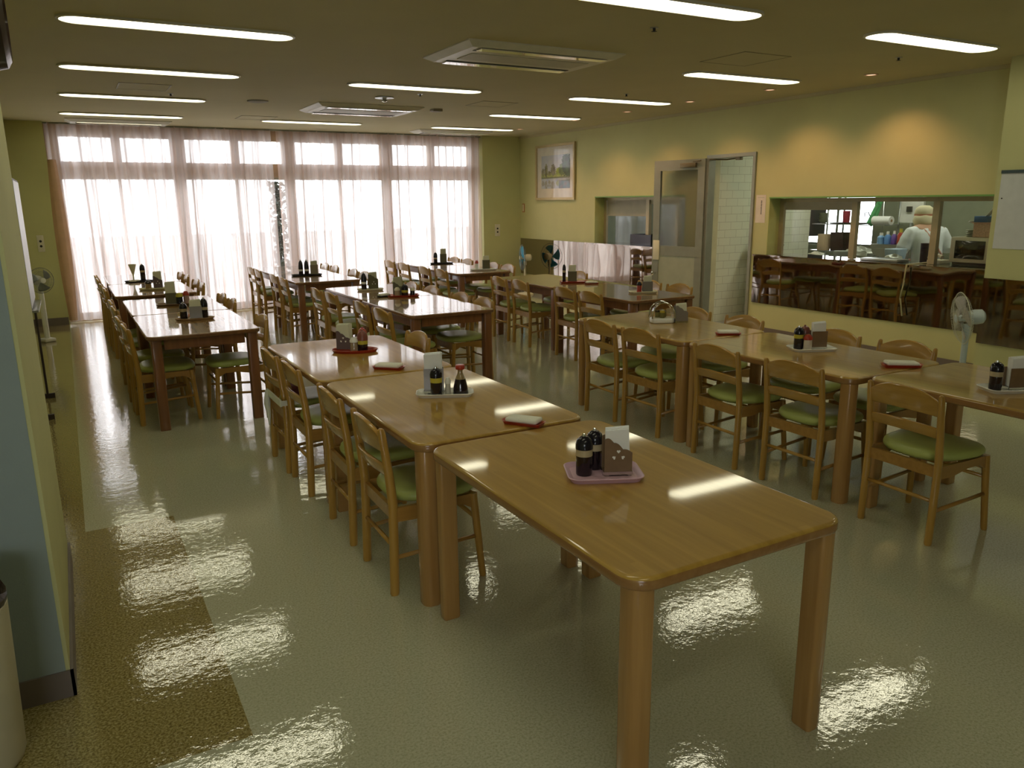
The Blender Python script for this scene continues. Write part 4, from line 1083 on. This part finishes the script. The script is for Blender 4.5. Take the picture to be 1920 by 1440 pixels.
struct(box_obj('ceiling_kitchen', (KX0, KX1+.1, KY0, KY1, KZ, KZ+.1), flat('kitchen_ceiling', (.7, .7, .66), .8), smooth=False))
struct(box_obj('wall_kitchen_partition', (KX0, 9.10, 7.66, 7.76, 0, KZ), M_tiles, smooth=False))
M_kl = mk_emit('kitchen_diffuser', (.97, 1, .80), KITCHEN)
for i, (x, y) in enumerate(((8.9, 4.6), (8.7, 6.6), (8.0, 10.2))):
    r = empty('kitchen_ceiling_light', (x, y, KZ), ('kitchen ceiling light above the monitor end', 'kitchen ceiling light above the worktop', 'kitchen ceiling light behind the far hatch')[i], 'ceiling light')
    MB().box(-.14, .14, -.62, .62, -.03, 0).build('housing', M_white, r, smooth=False)
    MB().box(-.11, .11, -.60, .60, -.045, -.03).build('diffuser', M_kl if i < 2 else mk_emit('dim_kitchen_diffuser', (.9, 1, .9), 3.0), r, smooth=False)

# counter things at the hatch
o = MB().lathe([(0, 0), (.036, 0), (.040, .18), (.043, .19), (.038, .19), (0, .185)], (7.50, 4.88, .951), 24).build('black_tumbler', flat('black_tumbler_plastic', (.012, .012, .03), .3)); tag(o, 'tall black tumbler standing on the kitchen hatch ledge', 'tumbler')
r = empty('television_monitor', (7.62, 4.42, .951), 'cream box monitor with dark curved screen on the hatch ledge', 'monitor')
mb = MB(); slab(mb, 0, 0, .13, .20, .02, .02, .262, .015, 4, 2); mb.build('monitor_case', flat('aged_cream_case', (.60, .56, .40), .45), r)
mb = MB(); rs = []
for i in range(9):
    u = -1+2*i/8; rs.append([Vector((-.133-.010*(1-u*u)*(1-v*v), .145*u, .145+.085*v)) for v in [-1+2*j/8 for j in range(9)]])
mb.rings(rs, closed=False); mb.build('screen', flat('dark_tube_glass', (.010, .010, .008), .12, coat=.6), r)
mb = MB(); mb.box(-.11, .11, -.17, .17, 0, .02); mb.build('monitor_foot', M_dark, r, smooth=False)
r = empty('pink_basket', (7.62, 4.34, .951+.263), 'pinkish-tan plastic basket on top of the monitor', 'basket')
mb = MB(); slab(mb, 0, 0, .10, .095, .02, 0, .135, .006, 4, 2); mb.build('basket_body', flat('salmon_basket', (.55, .36, .24), .6, vary=.2, vs=70), r)
MB().box(-.107, .107, -.102, .102, .128, .138).build('basket_rim', flat('salmon_rim', (.6, .36, .25), .5), r, smooth=False)
o = MB().box(7.57, 7.69, 4.33, 4.46, 1.353, 1.41, bev=.004).build('blue_carton', flat('blue_carton_card', (.05, .18, .5), .5)); tag(o, 'blue box in the basket above the monitor', 'box')
mb = MB(); rs = []
for i in range(10):
    u = i/9; rs.append([Vector((7.58+.06*j/3, 4.52-.25*u, 1.355+.16*u**2.2+.01*math.sin(j*2+i))) for j in range(4)])
mb.rings(rs, closed=False); o = mb.build('crumpled_paper', M_paper); o.modifiers.new('thickness', 'SOLIDIFY').thickness = .003; tag(o, 'crumpled white paper rising from the basket above the monitor', 'paper')
for i in range(4):
    o = MB().lathe([(0, 0), (.028, 0), (.046, .014), (.044, .016), (.026, .004), (0, .004)], (7.60, 4.495, 1.214+.0165*i), 20).build('glass_plate', flat('greenish_glass_plate', (.42, .45, .33), .15))
    tag(o, 'glass plate in the small stack beside the basket, %s from the top' % O[3-i], 'plate', 'glass plates on the monitor')
r = empty('desk_telephone', (7.50, 4.72, .951), 'cream desk telephone beside the monitor', 'telephone')
mb = MB(); slab(mb, 0, 0, .09, .07, .012, 0, .035, .006, 3, 2); mb.build('telephone_base', M_cream, r)
mb = MB(); mb.tube([(-.06, .065, .045), (-.05, .03, .075), (-.05, -.03, .082), (-.06, -.07, .062)], [.022, .014, .014, .022], 10); mb.build('handset', M_cream, r)
mb = MB(); mb.tube([(7.43, 4.80, .955), (XR-.05, 4.80, .948), (XR-.06, 4.80, .80), (XR-.05, 4.83, .62), (XR-.05, 4.79, .45)], .009, 8); o = mb.build('telephone_cable', flat('olive_cream_cable', (.42, .40, .22), .5)); tag(o, 'pale cable hanging from the telephone down the steel panel', 'cable')
o = MB().box(7.28, 7.48, 5.02, 5.45, .951, .975, bev=.004).build('steel_tray', M_satin); tag(o, 'flat steel tray on the kitchen hatch ledge left of the tumbler', 'tray')
r = empty('black_crate', (7.42, 9.15, .951), 'black open crate on the sill of the far hatch', 'crate')
mb = MB(); mb.box(-.12, .12, -.24, .24, 0, .01); mb.box(-.12, -.11, -.24, .24, .01, .15); mb.box(.11, .12, -.24, .24, .01, .15); mb.box(-.11, .11, -.24, -.23, .01, .15); mb.box(-.11, .11, .23, .24, .01, .15); mb.build('crate_body', M_black, r, smooth=False)
# worktop
r = empty('steel_worktable', (8.22, 6.0, 0), 'stainless worktable in the kitchen behind the hatch', 'worktable')
mb = MB(); mb.box(-.29, .27, -.55, 1.0, .80, .84, bev=.004); mb.build('worktop', M_satin, r)
for sx in (-1, 1):
    for yy in (-.50, .95): MB().tube([(sx*.25, yy, 0), (sx*.25, yy, .80)], .02, 10).build('leg', M_satin, r)
MB().box(-.25, .25, -.50, .95, .25, .27).build('lower_shelf', M_satin, r, smooth=False)
def thing_lathe(name, prof, loc, mat, label, cat, n=20, group=None):
    o = MB().lathe(prof, n=n).build(name, mat); o.location = loc; return tag(o, label, cat, group)
thing_lathe('glass_bowl', [(0, 0), (.05, 0), (.10, .05), (.115, .115), (.11, .115), (.09, .05), (0, .012)], (8.3, 6.46, .841), flat('clear_bowl', (.6, .66, .64), .1, coat=1), 'clear glass bowl on the kitchen worktable', 'bowl')
thing_lathe('steel_pan', [(0, 0), (.13, 0), (.14, .04), (.145, .075), (.135, .075), (.125, .01), (0, .01)], (8.25, 6.10, .841), M_chrome, 'shallow steel pan on the kitchen worktable', 'pan')
thing_lathe('steel_ladle_bowl', [(0, 0), (.05, .0), (.07, .04), (.072, .055), (.066, .055), (0, .01)], (8.18, 5.85, .841), M_chrome, 'small steel bowl beside the pan on the worktable', 'bowl')
mb = MB(); slab(mb, 0, 0, .10, .09, .03, 0, .175, .01, 4, 2)
for v in mb.bm.verts: v.co.x *= .82+.18*v.co.z/.175; v.co.y *= .82+.18*v.co.z/.175
o = mb.build('blue_bucket', flat('pale_blue_bucket', (.42, .55, .68), .4)); o.location = (8.3, 5.75, .841); tag(o, 'pale blue plastic tub on the kitchen worktable', 'tub')
def plastic_bag(loc, s, label):
    mb = MB(); bmesh.ops.create_icosphere(mb.bm, subdivisions=3, radius=1); rnd = random.Random(int(loc[1]*100))
    for v in mb.bm.verts:
        k = 1+.18*math.sin(v.co.x*7+loc[1])*math.sin(v.co.y*6)+.10*math.sin(v.co.z*9+v.co.x*5)
        v.co = Vector((v.co.x*s[0]*k, v.co.y*s[1]*k, max(-.6, v.co.z)*s[2]*k*.8+s[2]*.62))
    o = mb.build('plastic_bag', flat('crinkled_white_film', (.72, .76, .70), .25, bmp=.8, bs=40)); o.location = loc; tag(o, label, 'bag')
plastic_bag((8.36, 6.28, .841), (.09, .17, .12), 'crinkled white plastic bag heaped beside the steel pan')
plastic_bag((8.05, 5.60, .841), (.06, .11, .09), 'crinkled white plastic bag at the near end of the worktable')
plastic_bag((8.12, 6.70, .841), (.07, .12, .07), 'crinkled white plastic bag at the far end of the worktable')
# shelf rack
r = empty('wire_shelf_rack', (9.62, 7.2, 0), 'steel shelf rack loaded with kitchenware', 'shelf rack')
for sx in (-1, 1):
    for yy in (-.42, .45): MB().tube([(sx*.17, yy, 0), (sx*.17, yy, 1.9)], .013, 8).build('post', M_satin, r)
for z in (.30, .86, 1.235, 1.75): MB().box(-.19, .19, -.47, .70 if z < 1.5 else .48, z-.012, z).build('shelf', M_satin, r, smooth=False)
for i in range(5): thing_lathe('rice_bowl', [(0, 0), (.03, 0), (.065, .03), (.07, .042), (.062, .042), (0, .012)], (9.55, 7.80, 1.236+.026*i), flat('celadon_bowl', (.42, .44, .32), .3), 'greenish bowl in the stack on the rack shelf, %s from the bottom' % O[i], 'bowl', group='stacked bowls on the rack')
thing_lathe('red_canister', [(0, 0), (.045, 0), (.05, .17), (.045, .175), (0, .175)], (9.60, 7.46, 1.236), flat('dark_red_plastic', (.45, .03, .07), .4), 'dark red canister on the upper rack shelf', 'canister')
o = MB().box(9.45, 9.72, 7.15, 7.62, 1.237, 1.252, bev=.003).build('serving_tray', M_dark); o.location.z = 0; tag(o, 'black flat tray lying on the upper rack shelf', 'tray')
for i in range(4):
    o = MB().box(-.012, .0, -.09, .09, 0, .26, bev=.003).build('upright_tray', M_dark if i % 2 else flat('dark_brown_tray', (.05, .03, .03), .4)); o.location = (9.50+.04*i, 7.50-.02*i, .861); o.rotation_euler = (0, -.12, .25)
    tag(o, 'dark tray standing upright on the middle rack shelf, %s from the front' % O[i], 'tray', 'upright trays on the rack')
r = empty('white_kettle', (9.6, 7.02, 1.236), 'cream jug with dark hooked handle on the rack', 'jug')
MB().lathe([(0, 0), (.06, 0), (.065, .05), (.05, .12), (0, .125)]).build('jug_body', M_cream, r)
MB().tube([(0, .06, .1), (0, .10, .16), (0, .15, .15), (0, .15, .09)], .007).build('handle', M_dark, r)
o = MB().box(9.40, 9.52, 7.63, 7.76, .861, 1.09, bev=.004).build('beige_container', flat('tan_container', (.66, .50, .32), .6)); tag(o, 'beige box on the middle rack shelf', 'box')
o = MB().box(9.35, 9.75, 7.93, 8.03, 1.05, 1.9).build('dark_cupboard_door', flat('dark_steel', (.05, .05, .045), .4), smooth=False); tag(o, 'dark upright panel left of the rack', 'panel')
mb = MB(); mb.tube([(9.42, 6.86, 1.62), (9.42, 6.84, 1.50), (9.41, 6.90, 1.38), (9.41, 6.94, 1.26), (9.42, 6.91, 1.22)], [.03, .035, .030, .045, .02], 10); mb.tube([(9.44, 6.80, 1.62), (9.43, 6.84, 1.45), (9.43, 6.88, 1.3)], [.025, .025, .02], 8)
o = mb.build('green_cloth', flat('bright_green_cloth', (.10, .42, .16), .7)); tag(o, 'bright green cloth hanging from the rack', 'cloth')
m = Matrix.Translation((9.35, 6.84, 1.295)) @ Matrix.Rotation(PI/2, 4, 'X')
r = empty('paper_towel_roll', (9.35, 6.71, 1.239), 'white paper towel roll mounted beside the green cloth', 'paper roll')
MB().lathe([(.018, 0), (.056, 0), (.056, .26), (.018, .26)], n=24, m=m).build('paper', M_paper, r)
MB().lathe([(0, -.004), (.018, -.004), (.018, .264), (0, .264)], n=16, m=m).build('core', flat('cardboard_core', (.35, .22, .12), .8), r)
for c in r.children: c.matrix_parent_inverse = Matrix.Translation((-9.35, -6.71, -1.239))
r = empty('white_wall_cabinet', (9.75, 6.57, 1.26), 'white board with small dark device behind the paper roll', 'board')
MB().box(-.02, .02, -.16, .16, 0, .36).build('board', M_white, r, smooth=False)
MB().box(-.045, -.02, -.01, .06, .14, .21).build('device', M_dark, r, smooth=False)
r2 = MB().tube([(9.75, 6.57, 1.26), (9.75, 6.57, 0.0)], .02).build('board_post', M_satin, None); r2.parent = r; r2.matrix_parent_inverse = Matrix.Translation((-9.75, -6.57, -1.26))
def bottle_on(loc, c, cc, label, h=.15, rad=.028):
    r = empty('detergent_bottle', loc, label, 'bottle')
    MB().lathe([(0, 0), (rad, 0), (rad, h*.6), (rad*.45, h*.78), (0, h*.78)]).build('bottle_body', c, r)
    MB().lathe([(0, h*.76), (rad*.5, h*.76), (rad*.45, h), (0, h)]).build('cap', cc, r)
r = empty('low_steel_cabinet', (9.35, 6.25, 0), 'low steel cabinet carrying coloured detergent bottles', 'cabinet')
MB().box(-.2, .2, -.1, .46, 0, 1.0).build('cabinet_body', M_satin, r, smooth=False)
MB().box(-.212, -.2, -.08, .44, .08, .95).build('cabinet_door', M_satin, r, smooth=False)
bottle_on((9.28, 6.38, 1.001), M_red, M_yel, 'red and yellow detergent bottle behind the cook', .20, .040)
bottle_on((9.28, 6.47, 1.001), flat('purple_plastic', (.16, .08, .40), .3), M_white, 'purple bottle in the row of detergent bottles', .17, .035)
bottle_on((9.28, 6.56, 1.001), flat('blue_plastic', (.10, .25, .55), .3), M_white, 'blue bottle second from left among detergent bottles', .16, .04)
bottle_on((9.28, 6.655, 1.001), flat('sky_plastic', (.20, .38, .62), .3), M_white, 'sky blue bottle leftmost among detergent bottles', .14, .045)
r = empty('kitchen_trolley', (8.02, 7.42, 0), 'narrow dark trolley in the kitchen seen through the open door', 'trolley')
for sx in (-1, 1):
    for sy in (-1, 1): MB().tube([(sx*.10, sy*.16, 0), (sx*.10, sy*.16, 1.0)], .012, 8).build('post', M_dark, r)
for z in (.15, .55, 1.0): MB().box(-.12, .12, -.18, .18, z-.01, z+.01).build('shelf', flat('dark_green_shelf', (.03, .10, .05), .5), r, smooth=False)

# ------------------------------------------------------------------ the cook
def skin_obj(name, pts, edges, rad, mat, parent, sub=2, root=0):
    me = bpy.data.meshes.new(name); me.from_pydata(pts, edges, []); o = bpy.data.objects.new(name, me); C.objects.link(o); me.materials.append(mat)
    sm = o.modifiers.new('skin', 'SKIN')
    if not me.skin_vertices: bpy.context.view_layer.update()
    lay = me.skin_vertices[0].data if len(me.skin_vertices) else None
    if lay:
        for i, rr in enumerate(rad): lay[i].radius = (rr, rr) if isinstance(rr, float) else rr
        lay[root].use_root = True
    ss = o.modifiers.new('sub', 'SUBSURF'); ss.levels = sub; ss.render_levels = sub
    for p in me.polygons: p.use_smooth = True
    sm.use_smooth_shade = True
    if parent: o.parent = parent
    return o
P0 = (8.75, 5.66, 0)
cook = empty('person', P0, 'person in white uniform and cream cap seen from behind, bending over the worktop', 'person', rz=math.radians(62))
# local frame: facing +x, left = +y
M_skin = flat('skin', (.52, .30, .19), .5)
pts = [(0, 0, .84), (.02, 0, 1.0), (.05, 0, 1.14), (.09, 0, 1.235), (.125, 0, 1.285), (.15, 0, 1.34), (.165, 0, 1.42),
       (0, .085, .78), (.01, .09, .45), (-.01, .09, .07), (.10, .09, .03),
       (0, -.085, .78), (.01, -.09, .45), (-.01, -.09, .07), (.10, -.09, .03),
       (.07, .15, 1.21), (.06, .235, 1.0), (.24, .20, .90), (.32, .17, .89),
       (.07, -.15, 1.21), (.06, -.235, 1.0), (.24, -.20, .90), (.32, -.17, .89)]
edg = [(0, 1), (1, 2), (2, 3), (3, 4), (4, 5), (5, 6), (0, 7), (7, 8), (8, 9), (9, 10), (0, 11), (11, 12), (12, 13), (13, 14), (3, 15), (15, 16), (16, 17), (17, 18), (3, 19), (19, 20), (20, 21), (21, 22)]
rad = [(.10, .15), (.10, .13), (.10, .15), (.08, .13), .05, .075, .085, .085, .055, .035, .03, .085, .055, .035, .03, .055, .042, .030, .026, .055, .042, .030, .026]
n0 = len(pts)
for s, wi in ((1, 18), (-1, 22)):
    wx, wy, wz = pts[wi]
    for k, (dy, ln) in enumerate(((.028, .05), (.010, .07), (-.008, .075), (-.026, .065))):
        i = len(pts); pts += [(wx+.05, wy+dy, wz), (wx+.05+ln*.6, wy+dy, wz-.012), (wx+.05+ln, wy+dy, wz-.035)]; rad += [.010, .0085, .007]; edg += [(wi, i), (i, i+1), (i+1, i+2)]
    i = len(pts); pts += [(wx+.02, wy-s*.035, wz-.005), (wx+.05, wy-s*.05, wz-.02)]; rad += [.010, .008]; edg += [(wi, i), (i, i+1)]
skin_obj('body', pts, edg, rad, M_skin, cook, 2)
# head features
mb = MB(); mb.lathe([(0, -.105), (.045, -.10), (.068, -.06), (.078, 0), (.075, .05), (.05, .09), (0, .10)], n=20, sx=1.1, m=Matrix.Translation((.17, 0, 1.375)))
mb.lathe([(0, -.012), (.010, -.008), (.006, .03), (0, .035)], (.257, 0, 1.355), 8)
for s in (-1, 1): mb.lathe([(0, -.03), (.012, -.02), (.016, .01), (0, .03)], (.165, s*.080, 1.37), 8, sx=1.2, sy=.6)
mb.build('head', M_skin, cook)
mb = MB()
for s in (-1, 1): mb.lathe([(0, -.008), (.009, 0), (0, .008)], (.243, s*.030, 1.385), 8)
mb.build('eyes', M_dark, cook)
MB().box(.238, .246, -.022, .022, 1.318, 1.324).build('mouth', flat('lip', (.4, .12, .1), .5), cook)
MB().lathe([(0, -.02), (.07, -.02), (.086, .02), (.07, .06), (0, .07)], (.145, 0, 1.36), 18).build('hair', flat('dark_brown_hair', (.03, .02, .015), .5, bmp=.6, bs=90), cook)
M_cap = flat('cream_cap_cloth', (.74, .68, .46), .8, bmp=.4, bs=40)
MB().lathe([(0, .115), (.05, .112), (.088, .085), (.103, .04), (.100, .012), (.093, .0), (0, .0)], (.15, 0, 1.38), 24, sx=1.08).build('cap_crown', M_cap, cook)
mb = MB(); rs = []
for k, (rr, z) in enumerate(((.095, .012), (.110, -.02), (.118, -.07), (.098, -.115))):
    rs.append([Vector((.14+rr*math.cos(t)*1.02, rr*math.sin(t)*1.0, 1.378+z+.006*math.sin(5*t+k))) for t in [math.radians(65+230*i/26) for i in range(27)]])
mb.rings(rs, closed=False); o = mb.build('neck_flap', M_cap, cook); o.modifiers.new('thickness', 'SOLIDIFY').thickness = .004
MB().lathe([(.100, -.004), (.1035, -.004), (.1035, .016), (.100, .016)], (.15, 0, 1.38), 28, sx=1.08).build('cap_band', flat('salmon_band', (.65, .26, .16), .6), cook)
# uniform: torso loft and sleeves in one mesh
M_uni = flat('white_uniform_cloth', (.80, .85, .86), .8, vary=.05, vs=14, bmp=.35, bs=16)
mb = MB(); rs = []
for z, cx, rx, ry in ((.42, .0, .17, .20), (.60, .0, .165, .195), (.80, .0, .150, .185), (.92, .0, .140, .170), (1.02, .015, .135, .170), (1.12, .035, .130, .190), (1.19, .055, .115, .200), (1.235, .075, .090, .170), (1.262, .10, .062, .095), (1.272, .11, .050, .060)):
    rs.append([Vector((cx+rx*math.cos(t), ry*math.sin(t), z+.004*math.sin(3*t))) for t in [2*PI*i/28 for i in range(28)]])
mb.rings(rs)
for s in (-1, 1):
    mb.tube([(.06, s*.11, 1.205), (.062, s*.175, 1.185), (.060, s*.225, 1.10), (.062, s*.255, 1.02), (.085, s*.260, .975)], [.062, .078, .078, .080, .076], 16)
o = mb.build('uniform', M_uni, cook)
rm = o.modifiers.new('merge', 'REMESH'); rm.mode = 'VOXEL'; rm.voxel_size = .011; rm.use_smooth_shade = True
o.modifiers.new('soften', 'SMOOTH').iterations = 4
# apron straps crossing on the back
mb = MB()
for s in (-1, 1):
    mb.tube([(.05, s*.085, 1.262), (-.035, s*.06, 1.205), (-.092, s*.01, 1.12), (-.125, -s*.045, 1.02), (-.142, -s*.10, .93)], .012, 6)
o = mb.build('apron_straps', flat('salmon_strap', (.68, .36, .30), .7), cook)
mb = MB(); rs = []
for z in (.45, .88): rs.append([Vector((.006+.162*math.cos(t), .200*math.sin(t), z)) for t in [math.radians(-100+200*i/16) for i in range(17)]])
mb.rings(rs, closed=False); o = mb.build('apron_skirt', flat('salmon_strap', (.68, .36, .30)), cook); o.modifiers.new('thickness', 'SOLIDIFY').thickness = .004
mb = MB()
for s in (-1, 1): mb.lathe([(0, 0), (.045, 0), (.05, .03), (.035, .07), (0, .075)], (.05, s*.09, 0), 16, sx=2.2)
mb.build('shoes', M_white, cook)
